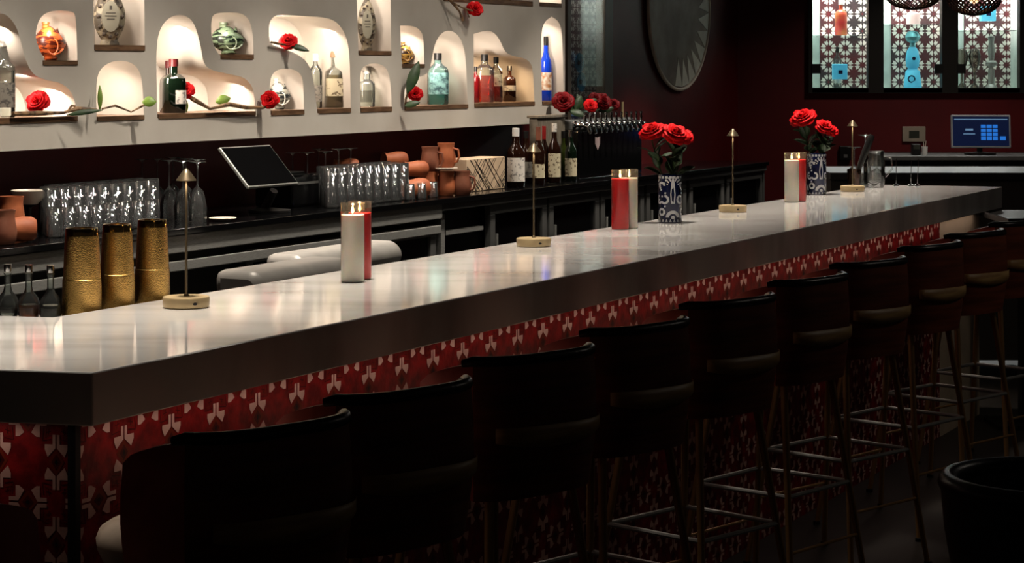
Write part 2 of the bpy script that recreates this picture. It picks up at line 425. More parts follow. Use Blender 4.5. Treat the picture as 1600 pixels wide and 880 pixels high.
for k, (xa, ya, xb, yb, th) in dict(a=(-70,185,121,183,6), b=(66,95,121,94,6), c=(147,71,226,70,7), d=(151,182,225,180,7), e=(247,178,399,174,7),
        f=(344,86,396,84,7), g=(497,170,548,169,7), h=(423,173,475,171,7), i=(560,80,611,79,6), j=(563,168,612,167,6), k=(628,101,663,99,4.5),
        l=(632,166,731,163,5.5), m=(741,161,835,159,5.5), n=(847,158,881,158,5), o=(693,-5,832,1,6), p=(843,4,877,5,6)).items():
    s0 = SZ(xa, ya, UD); s1 = SZ(xb, yb, UD); z = (s0[1]+s1[1])/2; BZ[k] = z; t_ = tt((xa+xb)/2, UD)
    bm = nb(); zlo = min(q[1] for q in NS[k]); smin = min(q[0] for q in NS[k])-.0; smax = max(q[0] for q in NS[k])
    box(bm, s0[0]+.002, s1[0]-.002, UD-.004, UD+DEP-.001, zlo-.002, z); obj('shelf_board', bm, m_shelfwood, unit)
    # niche lamp tucked behind the top lip, facing back and down
    smid = (s0[0]+s1[0])/2; zt_ = max(q[1] for q in NS[k]); hgt = zt_-z; wid = s1[0]-s0[0]
    top = [q for q in NS[k] if q[1] > zt_-.04]; sm = sum(q[0] for q in top)/len(top)
    if zt_ > 2.2: zt_ = 2.2; sm = smid
    if k in 'ikcop' or k in 'bfhjdn':
        area('niche_lamp', W(sm, UD+.05, zt_-.04), (R(20), 0, TH), min(.14, wid*.3), .04, NICHE*min(1.2, .35+wid), NCOL, 175)
        zl = z+hgt*.55; left = min([q[0] for q in NS[k] if abs(q[1]-zl) < .12] or [s0[0]])
        area('niche_side_lamp', W(left+.012, UD+.13, zl), (0, R(-82), TH), .12, .06, NICHE*min(.9, .25+wid), NCOL, 175)
for (px, py, pw, rx, ry) in ((14,36,.8,20,0),(96,136,1.0,20,0),(44,112,.5,15,-30),(262,36,.55,15,-20),(288,36,.4,15,0),(340,122,.9,20,0),(380,128,.6,20,0),(258,100,.5,0,-75),
        (440,32,.7,15,-40),(490,34,.9,20,0),(524,42,.6,20,0),(424,52,.5,0,-70),(697,56,.7,18,0),(682,86,.5,0,-70),(655,128,.5,18,0),(757,58,.5,18,0),(748,100,.7,0,-75),(806,96,.9,18,0)):
    q_ = loc(U(px, py, UD)); q = W(q_[0]+.03, UD+.06, q_[2]-.015); area('niche_lamp', q, (R(rx), R(ry), TH), .10, .04, NICHE*pw*1.15, NCOL if px < 800 else (1,.66,.36), 175)

# ------------------------------------------------------------------ bottles
def bottle(label, p, h, r, style, glass, cap, lab=None, liquid=None, rz=TH, p_=2, sy=1, name='liquor_bottle', group=None, caph=.14, lz=(.12,.42), la=(-170,-10)):
    t = thing(name, label, 'bottle', p, rz, group)
    shoulder = {'std': [(0,0),(.92,0),(1,.015),(1,.58),(.92,.64),(.55,.72),(.36,.78),(.33,.93),(.38,.94),(.38,.97),(0,.97)],
             'tall': [(0,0),(.92,0),(1,.02),(1,.66),(.85,.72),(.5,.77),(.34,.81),(.32,.95),(0,.95)],
             'wine': [(0,0),(.9,0),(1,.02),(1,.55),(.9,.63),(.55,.70),(.4,.76),(.37,.95),(0,.95)],
             'squat': [(0,0),(.9,0),(1,.03),(1,.55),(.93,.64),(.6,.70),(.33,.73),(.33,.9),(0,.9)],
             'sq': [(0,0),(.92,0),(1,.02),(1,.58),(.95,.62),(.55,.68),(.42,.70),(.40,.86),(0,.86)],
             'cruet': [(0,0),(.85,0),(1,.08),(1,.24),(.8,.38),(.42,.48),(.3,.58),(.3,.80),(.4,.84),(0,.84)]}[style]
    bm = nb(); lathe(bm, [(a*r, b*h) for a, b in shoulder], 28, p=p_, sy=sy); obj('bottle_glass', bm, glass, t, smooth=True)
    if liquid:
        k = [(0,.01*h),(.88*r,.01*h),(.94*r,.03*h),(.94*r,.56*h)] if style != 'cruet' else [(0,.02*h),(.82*r,.02*h),(.9*r,.1*h),(.9*r,.24*h)]
        k.append((0, k[-1][1])); bm = nb(); lathe(bm, k, 24, p=p_, sy=sy); obj('liquid', bm, liquid, t, smooth=True)
    bm = nb(); cr = {'cruet':.34,'sq':.54}.get(style, .4)*r; lathe(bm, [(0,(1-caph)*h),(cr,(1-caph)*h),(cr*1.03,(1-caph*.5)*h),(cr,h),(0,h)], 18); obj('cap', bm, cap, t, smooth=True)
    if lab:
        bm = nb(); n = 14; a0, a1 = R(la[0]), R(la[1])
        rows = []
        for z in (lz[0]*h, lz[1]*h):
            row = []
            for i in range(n+1):
                a = a0+(a1-a0)*i/n; ca, sa = cos(a), sin(a); rr = r*1.012/((abs(ca)**p_+abs(sa)**p_)**(1/p_)); row.append(bm.verts.new((rr*ca, rr*sa*sy, z)))
            rows.append(row)
        for i in range(n): bm.faces.new([rows[0][i], rows[0][i+1], rows[1][i+1], rows[1][i]])
        obj('paper_label', bm, lab, t, smooth=True)
    return t
g_green = M('dark_green_glass', (9,20,11), .08, coat=.5)
g_gin = GL('aqua_glass', (206,242,240), 1.0, film=.06)
l_gin = GL('aqua_liquid', (160,224,220), .3, film=.05)
l_amber = GL('amber_liquid', (238,112,30), .4, film=.12); l_amberd = GL('dark_amber_liquid', (206,90,26), .4, film=.1)
l_gold = GL('pale_gold_liquid', (250,236,206), .4, film=.1)
g_brown = M('dark_brown_glass', (30,14,8), .08, coat=.4)
g_blue = M('cobalt_glass', (20,60,190), .1, emit=(20,60,200), es=0)
m_labw = M('white_label', (220,214,204), .6, rgb2=(150,146,140), nscale=60, lo=.55, hi=.6)
m_labc = M('cream_label', (200,190,160), .6, rgb2=(110,96,76), nscale=60, lo=.55, hi=.6)
m_labg = M('grey_label', (140,136,126), .6, rgb2=(90,88,84), nscale=70, lo=.5, hi=.6)
m_labr = M('red_cap', (140,24,24), .4)
m_dkred = M('maroon_cap', (84,24,26), .4)
def NB(px, k, top, wid, label, style, glass, cap, d=.09, **kw):
    t_ = tt(px, UD+d); z = BZ[k]+.0005; base = HOR+(CH-z)/t_
    p = ON(px, UD+d, z); return bottle(label, p, (base-top)*t_, wid*t_/2, style, glass, cap, rz=math.atan2(-(px-800), F)+R(12), **kw)
NB(6, 'a', 55, 32, 'clear glass bottle with grey label in the far left niche', 'sq', m_glassb, m_labg, lab=m_labg, p_=5)
NB(263, 'e', 95, 26, 'dark bottle half hidden behind the black-green bottle in the L-shaped niche', 'squat', g_brown, m_dkred, d=.16, p_=4)
NB(271, 'e', 92, 37, 'dark green bottle with maroon cap and white label in the L-shaped niche', 'squat', g_green, m_dkred, lab=m_labw, p_=4, lz=(.17,.42), d=.07, la=(-92,-30))
NB(493, 'g', 84, 21, 'slim clear bottle with grey label beside the cork-stoppered bottle', 'tall', m_glassb, m_white, lab=m_labg, d=.13)
NB(523, 'g', 77, 29, 'clear square bottle of pale gold spirit with a cork stopper', 'sq', m_glassb, m_cork, lab=m_labc, liquid=l_gold, p_=5, lz=(.2,.5))
NB(573, 'j', 106, 24, 'clear glass bottle in the small arch below the tall square niche', 'sq', m_glassb, m_labg, lab=GL('etched_label', (180,180,176), .3), p_=4)
NB(684, 'l', 83, 31, 'aqua blue gin bottle with black cap in the arched niche', 'tall', g_gin, m_black, liquid=l_gin, lab=M('aqua_label', (140,190,188), .5, rgb2=(60,90,96), nscale=50), p_=5, lz=(.2,.62))
NB(645, 'l', 122, 20, 'small green glass bottle behind the rose and dark leaf', 'squat', GL('green_glass', (60,130,80), .8), m_white, lab=m_labw, d=.15)
NB(743, 'm', 104, 12, 'thin dark red bottle at the left edge of the amber niche', 'tall', M('ruby_glass', (90,10,14), .1, coat=.4), m_black, d=.1)
NB(757, 'm', 85, 28, 'square amber whiskey bottle, widest of the amber niche', 'tall', m_glassb, m_black, liquid=l_amber, p_=5, lab=None)
NB(775, 'm', 89, 21, 'round-shouldered amber bottle with pale label in the middle of its niche', 'tall', m_glassb, m_black, liquid=l_amberd, lab=m_labc, lz=(.35,.62))
NB(796, 'm', 103, 20, 'short dark brown bottle on the right of the amber niche', 'squat', g_brown, m_black, lab=m_labg, lz=(.3,.45), p_=3)
NB(853, 'n', 57, 18, 'tall cobalt blue vodka bottle in the rightmost narrow arch', 'wine', g_blue, m_black, lab=M('blue_white_label', (226,220,206), .5, rgb2=(180,120,70), nscale=40), lz=(.16,.44))
# ornate flat oval bottles
def oval_bottle(px, k, top, wid, label, c1, c2, neck=None):
    d = .1; t_ = tt(px, UD+d); z = BZ[k]+.0005; base = HOR+(CH-z)/t_; h = (base-top)*t_; r = wid*t_/2
    t = thing('oval_decanter', label, 'bottle', ON(px, UD+d, z), math.atan2(-(px-800), F)+R(8))
    pr = [(0,0),(.62,0),(.6,.03),(.5,.07)]+[(.42+.58*sin(pi*(.06+.9*q/12))**.8, .09+.56*q/12) for q in range(13)]+[(.3,.70),(.26,.9),(0,.9)]
    bm = nb(); lathe(bm, [(a*r, b*h) for a, b in pr], 28, sy=.55); obj('ceramic_body', bm, c1, t, smooth=True)
    bm = nb(); n = 20                          # oval front plaque with a ring of bosses
    prism(bm, [(.56*r*cos(2*pi*i/n), .37*h+.2*h*sin(2*pi*i/n)) for i in range(n)], -r*.60, -r*.5, axis='y'); obj('oval_plaque', bm, c2, t)
    for i in range(12):
        bm = nb(); a = 2*pi*i/12; lathe(bm, [(0,-.008),(.13*r,-.004),(.10*r,.006),(0,.01)], 8, mat=Matrix.Translation((.76*r*cos(a), -r*.40, .37*h+.26*h*sin(a))) @ Matrix.Rotation(pi/2, 4, 'X'))
        obj('flower_boss', bm, M('dark_floral', (60,52,44), .5), t, smooth=True)
    bm = nb()
    for dz, w_ in ((.41,.3),(.37,.36),(.33,.24)): box(bm, -w_*r, w_*r, -r*.612, -r*.6, dz*h, dz*h+.012*h)
    box(bm, -.08*r, .08*r, -r*.612, -r*.6, .46*h, .51*h)
    obj('plaque_marks', bm, M('mark_ink', (50,48,44), .5), t)
    bm = nb(); lathe(bm, [(0,.88*h),(.3*r,.88*h),(.34*r,.94*h),(.3*r,h),(0,h)], 16); obj('stopper', bm, neck or m_cork, t, smooth=True)
m_orn = M('ornate_grey', (134,126,106), .5, rgb2=(70,64,54), nscale=34, lo=.5, hi=.54); m_orn2 = M('ornate_plaque', (122,120,106), .5)
oval_bottle(171, 'c', -50, 50, 'large ornate grey oval decanter on a yellow foot, upper left square niche', m_orn, m_orn2)
oval_bottle(573, 'i', -32, 29, 'smaller ornate oval decanter with green neck in tall square niche', m_orn, m_orn2, M('green_stop', (90,170,140), .3))
# ceramic animal-head bottles
def animal_head(px, k, w_px, h_px, label, mat, band, d=.09, flip=1):
    t_ = tt(px, UD+d); z = BZ[k]+.0005; s = w_px*t_; h = h_px*t_
    t = thing('ceramic_head_bottle', label, 'bottle', ON(px, UD+d, z), math.atan2(-(px-800), F))
    bm = nb()                                   # round skull that narrows to a muzzle on the right
    n = 20; rings = []
    for i in range(15):
        q = i/14; x = (-.5+q)*s; rr = (.46*h)*(sin(pi*min(1, .06+q*.93))**.55)*(1 if q < .5 else 1-.62*(q-.5)); cz = .42*h+(.06*h if q < .5 else .06*h-(.12*h)*(q-.5))
        rings.append([bm.verts.new((x, .8*rr*cos(2*pi*j/n), cz+rr*.9*sin(2*pi*j/n))) for j in range(n)])
    for a, b in zip(rings, rings[1:]):
        for j in range(n): bm.faces.new([a[j], a[(j+1)%n], b[(j+1)%n], b[j]])
    bm.faces.new(rings[0]); bm.faces.new(rings[-1][::-1])
    lathe(bm, [(0,0),(.2*s,0),(.24*s,.06*h),(.16*s,.16*h)], 20)
    obj('head_body', bm, mat, t, smooth=True)
    bm = nb()                                   # raised eye ring and open jaw
    for sgn in (-1,):
        tube(bm, [(.08*s+.17*s*cos(a), sgn*.36*h*.82, .36*h+.2*h*sin(a)) for a in [2*pi*i/16 for i in range(16)]], .018*h/.5*.6, 6, closed=True)
        tube(bm, [(.1*s, sgn*.34*h, .14*h), (.3*s, sgn*.24*h, .2*h), (.42*s, sgn*.14*h, .3*h)], .03*h, 6)
    obj('eye_and_jaw', bm, band, t, smooth=True)
    bm = nb(); lathe(bm, [(.1*s,.72*h),(.1*s,.82*h),(.14*s,.86*h),(.1*s,.93*h),(.13*s,.95*h),(.13*s,h),(0,h)], 16, c=(-.16*s,0,0)); obj('neck', bm, band, t, smooth=True)
    bm = nb(); lathe(bm, [(0,-.05*h),(.07*s,0),(0,.14*h)], 8, c=(.22*s, -.1*h, .72*h), p=1.4); lathe(bm, [(0,-.05*h),(.07*s,0),(0,.14*h)], 8, c=(.22*s, .15*h, .72*h), p=1.4); obj('ear', bm, mat, t)
def stripes(name, a, b, sc):
    m = M(name, a, .25, rgb2=b, nscale=sc, stretch=(.6,.6,3), lo=.5, hi=.53); return m
animal_head(79, 'b', 46, 60, 'orange ceramic animal head bottle with dark stripes, upper left', stripes('orange_stripe', (168,78,34), (70,24,14), 26), M('orange_band', (190,92,42), .35))
animal_head(357, 'f', 50, 50, 'green and black patterned ceramic head bottle in the upper niche', stripes('green_stripe', (96,116,92), (20,30,24), 30), M('green_band', (120,136,112), .3))
animal_head(437, 'h', 34, 48, 'small grey ceramic head bottle in the low arch behind a rose', stripes('grey_stripe', (120,120,110), (40,44,44), 30), M('grey_band', (150,150,140), .3))
animal_head(634, 'k', 26, 34, 'small gold and brown ceramic head bottle above the dark leaf', stripes('gold_stripe', (130,104,50), (34,22,14), 30), M('gold_band', (120,90,40), .3))
# bottles standing past the frame's top niches
for i, px in enumerate((752, 790, 818)):
    NB(px, 'o', -60, 18, ('bottle base seen at the top edge, left of three', 'bottle base seen at the top edge, middle of three', 'bottle base seen at the top edge, right of three')[i], 'tall', g_brown, m_black, group=None)

# ------------------------------------------------------------------ roses and leaves
def petal(bm, w, h, curl, mat):
    n, m = 5, 4; g = []
    for j in range(m+1):
        v = j/m; ww = w*(.45+.9*sin(v*pi*.62))*.62; row = []
        for i in range(n+1):
            u = i/n*2-1; row.append(bm.verts.new(mat @ Vector((u*ww, -curl*(v**2.2)*h + (u*u)*.28*w, v*h-abs(u)**2*.2*h*v + .05*h*sin(u*7+j)))))
        g.append(row)
    for j in range(m):
        for i in range(n): bm.faces.new([g[j][i], g[j][i+1], g[j+1][i+1], g[j+1][i]])
def rose_mesh(r, seed=0):
    rnd = random.Random(seed); bm = nb()
    for ring, (cnt, rad, tilt, h, curl) in enumerate(((3,.05,2,.80,-.1),(4,.12,8,.82,.1),(5,.2,16,.84,.3),(6,.28,26,.84,.45),(7,.34,38,.82,.6),(8,.40,56,.78,.7))):
        for k in range(cnt):
            a = 2*pi*k/cnt+ring*.9+rnd.uniform(-.15,.15)
            mt = Matrix.Rotation(a, 4, 'Z') @ Matrix.Translation((0, -rad*r*.6, -.35*r+.02*ring*r)) @ Matrix.Rotation(R(tilt+rnd.uniform(-5,5)), 4, 'X')
            petal(bm, r*(.34+.06*ring)*rnd.uniform(.85,1.1), r*h*rnd.uniform(.92,1.12), curl, mt)
    return bm
def leaf_mesh(L_, w, bend=.2):
    bm = nb(); n = 8; rows = []
    for i in range(n+1):
        u = i/n; ww = w*sin(pi*min(1, u*.96+.02))**.8*(1-.25*u); z = bend*L_*sin(u*pi*.6)
        rows.append([bm.verts.new((-ww, u*L_, z+ww*.25)), bm.verts.new((0, u*L_, z)), bm.verts.new((ww, u*L_, z+ww*.25))])
    for a, b in zip(rows, rows[1:]):
        for k in range(2): bm.faces.new([a[k], a[k+1], b[k+1], b[k]])
    return bm
for m_ in (m_rose, m_rosed): m_.node_tree.nodes['Principled BSDF'].inputs['Specular IOR Level'].default_value = .12
ROSE = [rose_mesh(1, s) for s in range(3)]
RM = []
for i, b in enumerate(ROSE):
    me = bpy.data.meshes.new('bloom'); bmesh.ops.recalc_face_normals(b, faces=b.faces); b.to_mesh(me); b.free()
    for f in me.polygons: f.use_smooth = True
    RM.append(me)
def bloom(parent, p, r, tilt=(0,0,0), mat=None, i=0, name='bloom'):
    me = RM[i % 3].copy(); me.materials.clear(); me.materials.append(mat or m_rose)
    o = bpy.data.objects.new(name, me); COL.objects.link(o); o.parent = parent; o.location = p; o.scale = (r*1.0,)*3; o.rotation_euler = tilt
    s_ = o.modifiers.new('solid', 'SOLIDIFY'); s_.thickness = .02
    return o
def leaf(parent, p, L_, w, rot, mat=None, bend=.2):
    return_o = obj('leaf', leaf_mesh(L_, w, bend), mat or m_leaf, parent, smooth=True, solid=.0012)
    return_o.location = p; return_o.rotation_euler = rot; return return_o
def branch(label, pts, roses, leaves, rad=.008, cat='flower', name='rose_branch', mat=None, hooks=()):
    """pts, roses, leaves in pixels on plane d; everything relative to the first point"""
    P_ = [U(x, y, d) for x, y, d in pts]; o0 = P_[0]; t = thing(name, label, cat, o0)
    bm = nb(); tube(bm, [p-o0 for p in P_], [rad*(1+.3*sin(i*2.3)) for i in range(len(P_))], 7)
    for h_ in hooks: tube(bm, [U(*q)-o0 for q in h_], rad*.6, 6)
    obj('stem', bm, mat or m_stem, t, smooth=True)
    for (x, y, d, rpx, ti, mt) in roses: bloom(t, U(x, y, d)-o0, rpx*tt(x, d), ti, mt, int(x))
    for (x, y, d, lpx, wpx, rot, mt) in leaves: leaf(t, U(x, y, d)-o0, lpx*tt(x, d), wpx*tt(x, d), rot, mt)
    return t
vt = (R(55), 0, R(20))
def lrot(angle_deg):             # leaf whose length points at this screen angle, blade facing the camera
    return (R(90), R(-angle_deg+90), 0)
def lf(t, px, py, d, lpx, wpx, ang, mat, twist=0):
    o0 = t.location; k = tt(px, d); L_ = lpx*k; m = leaf_mesh(L_, wpx*k, .12)
    bmesh.ops.transform(m, matrix=Matrix.Rotation(R(ang-90), 4, 'Z'), verts=m.verts)
    bmesh.ops.transform(m, matrix=Matrix.Rotation(R(70), 4, 'X'), verts=m.verts)
    bmesh.ops.transform(m, matrix=Matrix.Rotation(R(20+twist), 4, 'Z'), verts=m.verts)
    o = obj('leaf', m, mat, t, smooth=True, solid=.0012); o.location = U(px, py, d)-o0; return o
b = branch('red rose on a twisted brown branch in the far left niche', [(20,178,UD-.02),(60,177,UD-.02),(100,176,UD-.02),(120,170,UD-.03),(150,172,UD-.05)], [(58,158,UD+.02,17,(R(60),0,R(-20)),m_rose)], [], hooks=[[(104,176,UD-.02),(112,165,UD-.03),(117,166,UD-.03)]])
lf(b, 104, 180, UD-.05, 56, 5, 6, m_leaf); lf(b, 156, 172, UD-.05, 40, 4.5, 88, m_leafl)
b = branch('thin pale twig with a round green leaf between two arches', [(160,170,UD-.03),(180,165,UD-.03),(205,175,UD-.03),(222,166,UD-.04),(232,161,UD-.05)], [], [], .004, name='leafy_twig', cat='twig')
lf(b, 222, 160, UD-.05, 22, 10, 0, m_leafl)
b = branch('long branch with two red roses across the L-shaped niche shelf', [(294,150,UD+.03),(303,156,UD-.0),(328,170,UD-.02),(358,163,UD-.03),(385,168,UD-.03),(412,168,UD-.03),(420,162,UD-.04)], [(289,140,UD+.03,13,(R(60),0,R(10)),m_rose),(421,155,UD-.05,12.5,(R(75),0,R(-10)),m_rose)], [], .0085)
lf(b, 337, 160, UD+.02, 24, 9, 15, m_leafl); lf(b, 291, 176, UD+.03, 22, 4, 90, m_leafl)
b = branch('red rose with dark leaf resting on the ledge in the double arch', [(424,66,UD-.02),(440,69,UD-.02),(456,72,UD-.02)], [(450,64,UD-.02,12.5,(R(55),0,R(0)),m_rose)], [], .005)
lf(b, 452, 71, UD-.03, 32, 6, -20, m_leaf)
b = branch('red rose with one tall dark leaf beside the aqua gin bottle', [(633,166,UD-.01),(634,155,UD-.02),(641,135,UD-.03)], [(649,146,UD+.0,10.5,(R(70),0,R(10)),m_rose)], [], .0045)
lf(b, 636, 146, UD-.04, 56, 10, 66, m_leaf); lf(b, 632, 166, UD-.03, 26, 6, 12, m_leaf)
b = branch('red rose on a bare twisted twig hanging at the top of the unit', [(690,-14,UD-.02),(706,3,UD-.04),(718,18,UD-.06),(723,32,UD-.06)], [(743,13,UD-.06,11.5,(R(60),0,R(20)),m_rose)], [], .007, hooks=[[(706,3,UD-.04),(722,12,UD-.05),(738,17,UD-.06)],[(728,14,UD-.05),(733,27,UD-.06)]])

# ------------------------------------------------------------------ things on the marble counter
def lamp(px, py, label):
    t = thing('table_lamp', label, 'lamp', FL(px, py, CT+.0005), math.atan2(-(px-800), F), 'cordless table lamps on the bar')
    bm = nb(); lathe(bm, [(0,.003),(.05,.003),(.05,0),(.052,0),(.054,.004),(.055,.022),(.0535,.025),(.05,.026),(0,.027)], 40)
    base_ = obj('lamp_base', bm, m_brassdull, t, smooth=True)
    bm = nb(); lathe(bm, [(0,-.001),(.0035,-.001),(.003,.001),(0,.001)], 12, mat=Matrix.Translation((.02,-.0512,.012)) @ Matrix.Rotation(pi/2,4,'X') @ Matrix.Scale(1.6,4,(1,0,0))); obj('charging_port', bm, m_black, base_)
    bm = nb(); lathe(bm, [(0,.026),(.007,.026),(.006,.03),(.003,.033),(.003,.30),(0,.30)], 14); obj('pole', bm, m_pole, t, smooth=True)
    bm = nb(); lathe(bm, [(0,.300),(.009,.300),(.0225,.297),(.0235,.299),(.012,.315),(.004,.325),(0,.326)], 28); obj('lamp_shade', bm, m_pole, t, smooth=True)
    bm = nb(); lathe(bm, [(0,.2985),(.007,.2985),(.007,.2995),(0,.2995)], 16); obj('led', bm, m_led, t)
    l = bpy.data.lights.new('lamp_glow', 'SPOT'); l.energy = .5; l.color = (1,.8,.58); l.spot_size = R(130); l.spot_blend = .8; l.shadow_soft_size = .006
    lo_ = bpy.data.objects.new('lamp_glow', l); COL.objects.link(lo_); lo_.parent = t; lo_.location = (0,-.012,.296)
    return t
lamp(291, 480, 'slim brass cordless lamp in front of the gold shakers')
lamp(834, 384.5, 'slim brass cordless lamp between the tall white candle and the red candle')
lamp(1145, 331, 'slim brass cordless lamp between the two rose vases')
lamp(1332, 299, 'slim brass cordless lamp nearest the far end of the bar')
def candle(px, py, wax, label, lit=True, dx=0, dy=0):
    t = thing('glass_candle', label, 'candle', FL(px, py, CT+.0005)+Vector((dx,dy,0)), 0, 'tall glass jar candles on the bar')
    bm = nb(); lathe(bm, [(0,.001),(.029,.001),(.0305,.004),(.0305,.176),(0,.174)], 28); obj('wax', bm, wax, t, smooth=True)
    bm = nb(); lathe(bm, [(0,0),(.03,0),(.0318,.004),(.0318,.204),(.0315,.207),(.0308,.204),(.0308,.177)], 28); obj('glass_jar', bm, m_jar, t, smooth=True)
    bm = nb(); tube(bm, [(0,0,.174),(.001,0,.181)], .001, 5); obj('wick', bm, m_black, t)
    bm = nb(); lathe(bm, [(0,.179),(.003,.183),(.004,.187),(.002,.195),(0,.2)], 12); obj('flame', bm, m_flame, t, smooth=True)
    l = bpy.data.lights.new('candle_light', 'POINT'); l.energy = .10; l.color = (1,.62,.32); l.shadow_soft_size = .004
    lo_ = bpy.data.objects.new('candle_light', l); COL.objects.link(lo_); lo_.parent = t; lo_.location = (0,0,.206)
candle(551, 440, m_waxw, 'tall white jar candle nearest the camera, standing alone at the front')
candle(551, 440, m_waxr, 'red jar candle hidden behind the nearest white candle', dx=.0135, dy=.075)
candle(969, 358, m_waxr, 'red jar candle in front of a white one, mid bar')
candle(969, 358, m_waxw, 'white jar candle half hidden behind the mid bar red one', dx=.034, dy=.055)
candle(1237, 315.5, m_waxw, 'white jar candle beside the far rose vase')
candle(1237, 315.5, m_waxr, 'red jar candle between the far white candle and the vase', dx=.037, dy=.055)
m_tal_w = M('talavera_white', (214,216,220), .18); m_tal_b = M('talavera_blue', (16,24,60), .18)
def vase(px, py, label, roses, H=.185, rr=.042, seed=1):
    rz = math.atan2(-(px-800), F)
    t = thing('rose_vase', label, 'vase', FL(px, py, CT+.0005), rz)
    bm = nb(); lathe(bm, [(0,0),(rr*.94,0),(rr,.004),(rr,H-.004),(rr*.97,H),(rr*.9,H),(rr*.9,.03),(0,.03)], 40)
    body = obj('vase_body', bm, m_tal_b, t, smooth=True)
    rnd = random.Random(seed); bm = nb()
    def patch(a0, z0, pts, R_=rr+.0006):
        vs_ = [bm.verts.new((R_*sin(a0+1.22*x/R_), -R_*cos(a0+1.22*x/R_), min(H-.004, max(.003, z0+z*1.15)))) for x, z in pts]
        bm.faces.new(vs_)
    def ringp(a0, z0, r0, r1, k0=0, k1=360, n=14):
        for i in range(n):
            a, b = R(k0+(k1-k0)*i/n), R(k0+(k1-k0)*(i+1)/n)
            patch(a0, z0, [(r0*cos(a), r0*sin(a)), (r1*cos(a), r1*sin(a)), (r1*cos(b), r1*sin(b)), (r0*cos(b), r0*sin(b))])
    for q in range(3):                           # scrolls, petals and dots of the painted pattern
        a0 = q*2*pi/3+.25*seed
        patch(a0, .07, [(-.006,0),(.006,0),(.008,.03),(.004,.075),(0,.085),(-.004,.075),(-.008,.03)])
        ringp(a0, .02, .012, .022, 0, 180); ringp(a0, .02, .0, .006, 0, 360, 8)
        ringp(a0+.75, .085, .008, .015, 90, 330); ringp(a0-.75, .085, .008, .015, -150, 90)
        ringp(a0+1.05, .04, .006, .013, 0, 360); ringp(a0+1.05, .135, .006, .013, 0, 250)
        for i in range(7):
            a = R(15+i*25); ringp(a0, .135, .016, .03, math.degrees(a)-6, math.degrees(a)+6, 1)
        for i in range(9): patch(a0+1.05+rnd.uniform(-.4,.4), .06+.012*i, [(-.003,-.002),(.003,-.003),(.004,.003),(-.002,.003)])
        for i in range(6): patch(a0-.9+i*.34, H-.014, [(-.004,0),(.004,0),(.004,.008),(-.004,.008)])
        for i in range(6): patch(a0-.9+i*.34, .004, [(-.004,0),(.004,0),(0,.010)])
    obj('painted_pattern', bm, m_tal_w, body)
    for i, (x, y, z, r) in enumerate(roses):
        bm = nb(); tube(bm, [(x*.2,0,.04),(x*.45,y*.3,H),(x*.8,y*.7,(H+z)/2),(x,y,z-.03)], .003, 6); st = obj('rose_stem', bm, m_leaf, t, smooth=True)
        bloom(t, (x, y, z), r, (R(28), R(20 if x > 0 else -20), 0), m_rose, i, 'rose_bloom')
        for k in range(9):
            a = rnd.uniform(0, 6.28); f = (k+.5)/9; zz = H-.01+(z-.05-H)*f
            leaf(t, (x*(.45+.4*f), y*(.4+.4*f), zz), rnd.uniform(.05,.08), rnd.uniform(.016,.024), (R(rnd.uniform(0,65)), R(rnd.uniform(-30,30)), a), m_leaf)
    return t
vase(1047, 347.5, 'blue and white painted vase with two red roses, mid bar', [(-.068,0,.335,.042),(.022,-.01,.325,.048),(.05,.03,.315,.036)], H=.175)
vase(1276, 304, 'blue and white painted vase with red roses, far along the bar', [(-.062,0,.345,.052),(.038,-.01,.305,.04),(.065,.02,.285,.032)], H=.185, seed=2)

# shakers and cruets on the ledge at the left
def shaker(px, top, base, wt, wb, label):
    d = .688; t_ = tt(px, d); p = ON(px, d, 1.0505); h = (base-top)*t_; r1 = wt*t_/2; r0 = wb*t_/2
    t = thing('shaker_tin_stack', label, 'cocktail shaker', p, TH, 'gold hammered shaker tins')
    hs = h*.42; rm = r0+(r1-r0)*.32
    bm = nb(); lathe(bm, [(0,0),(r0*.97,0),(r0,.004),(rm*1.03,hs),(rm*.98,hs+.002)], 40); obj('lower_tin', bm, m_brass, t, smooth=True)
    bm = nb(); lathe(bm, [(rm*1.0,hs+.001),(rm,hs+.006),(r1*1.05,h*.9),(r1*1.02,h*.92)], 40); obj('upper_tin', bm, m_brass, t, smooth=True)
    bm = nb(); lathe(bm, [(r1*1.03,h*.915),(r1*1.01,h*.985),(r1*.97,h),(r1*.9,h),(r1*.88,h*.94),(0,h*.94)], 40); obj('top_band', bm, m_brassband, t, smooth=True)
shaker(128, 349, 487, 50, 62, 'hammered gold shaker stack, leftmost of three')
shaker(183, 345, 480, 44, 56, 'hammered gold shaker stack, middle of three')
shaker(238, 340, 473, 44, 56, 'hammered gold shaker stack, rightmost, beside the brass lamp')
t0 = FL(82,496,CT)+Vector((0,.065,0)); t0.z = 1.047
tray = thing('steel_tray', 'steel tray under the three little cruet bottles', 'tray', t0, math.atan2(Ldir.y, Ldir.x)+.02)
bm = nb(); box(bm, -.035, .6, -.14, 0, 0, .003); box(bm, -.035, .6, -.004, 0, .003, .006); box(bm, -.035, .6, -.14, -.136, .003, .006); obj('tray_plate', bm, m_steel, tray, bevel=.001)
for px, liq, lb in ((12, None, 'small clear glass cruet at far left with an empty look'), (45, l_amber, 'small glass cruet holding amber liquid'), (79, g_brown, 'small cruet holding dark liquid beside the gold shaker')):
    k = (5.075+(79-px)*.0004)/F; bottle(lb, Vector(((px-800)*k, k*F, 1.0503)), .122, .026, 'cruet', m_glassb, m_chrome, liquid=(GL('cruet_amber', (226,130,60), .4, film=.3) if liq is l_amber else liq), name='bitters_cruet', group=None)

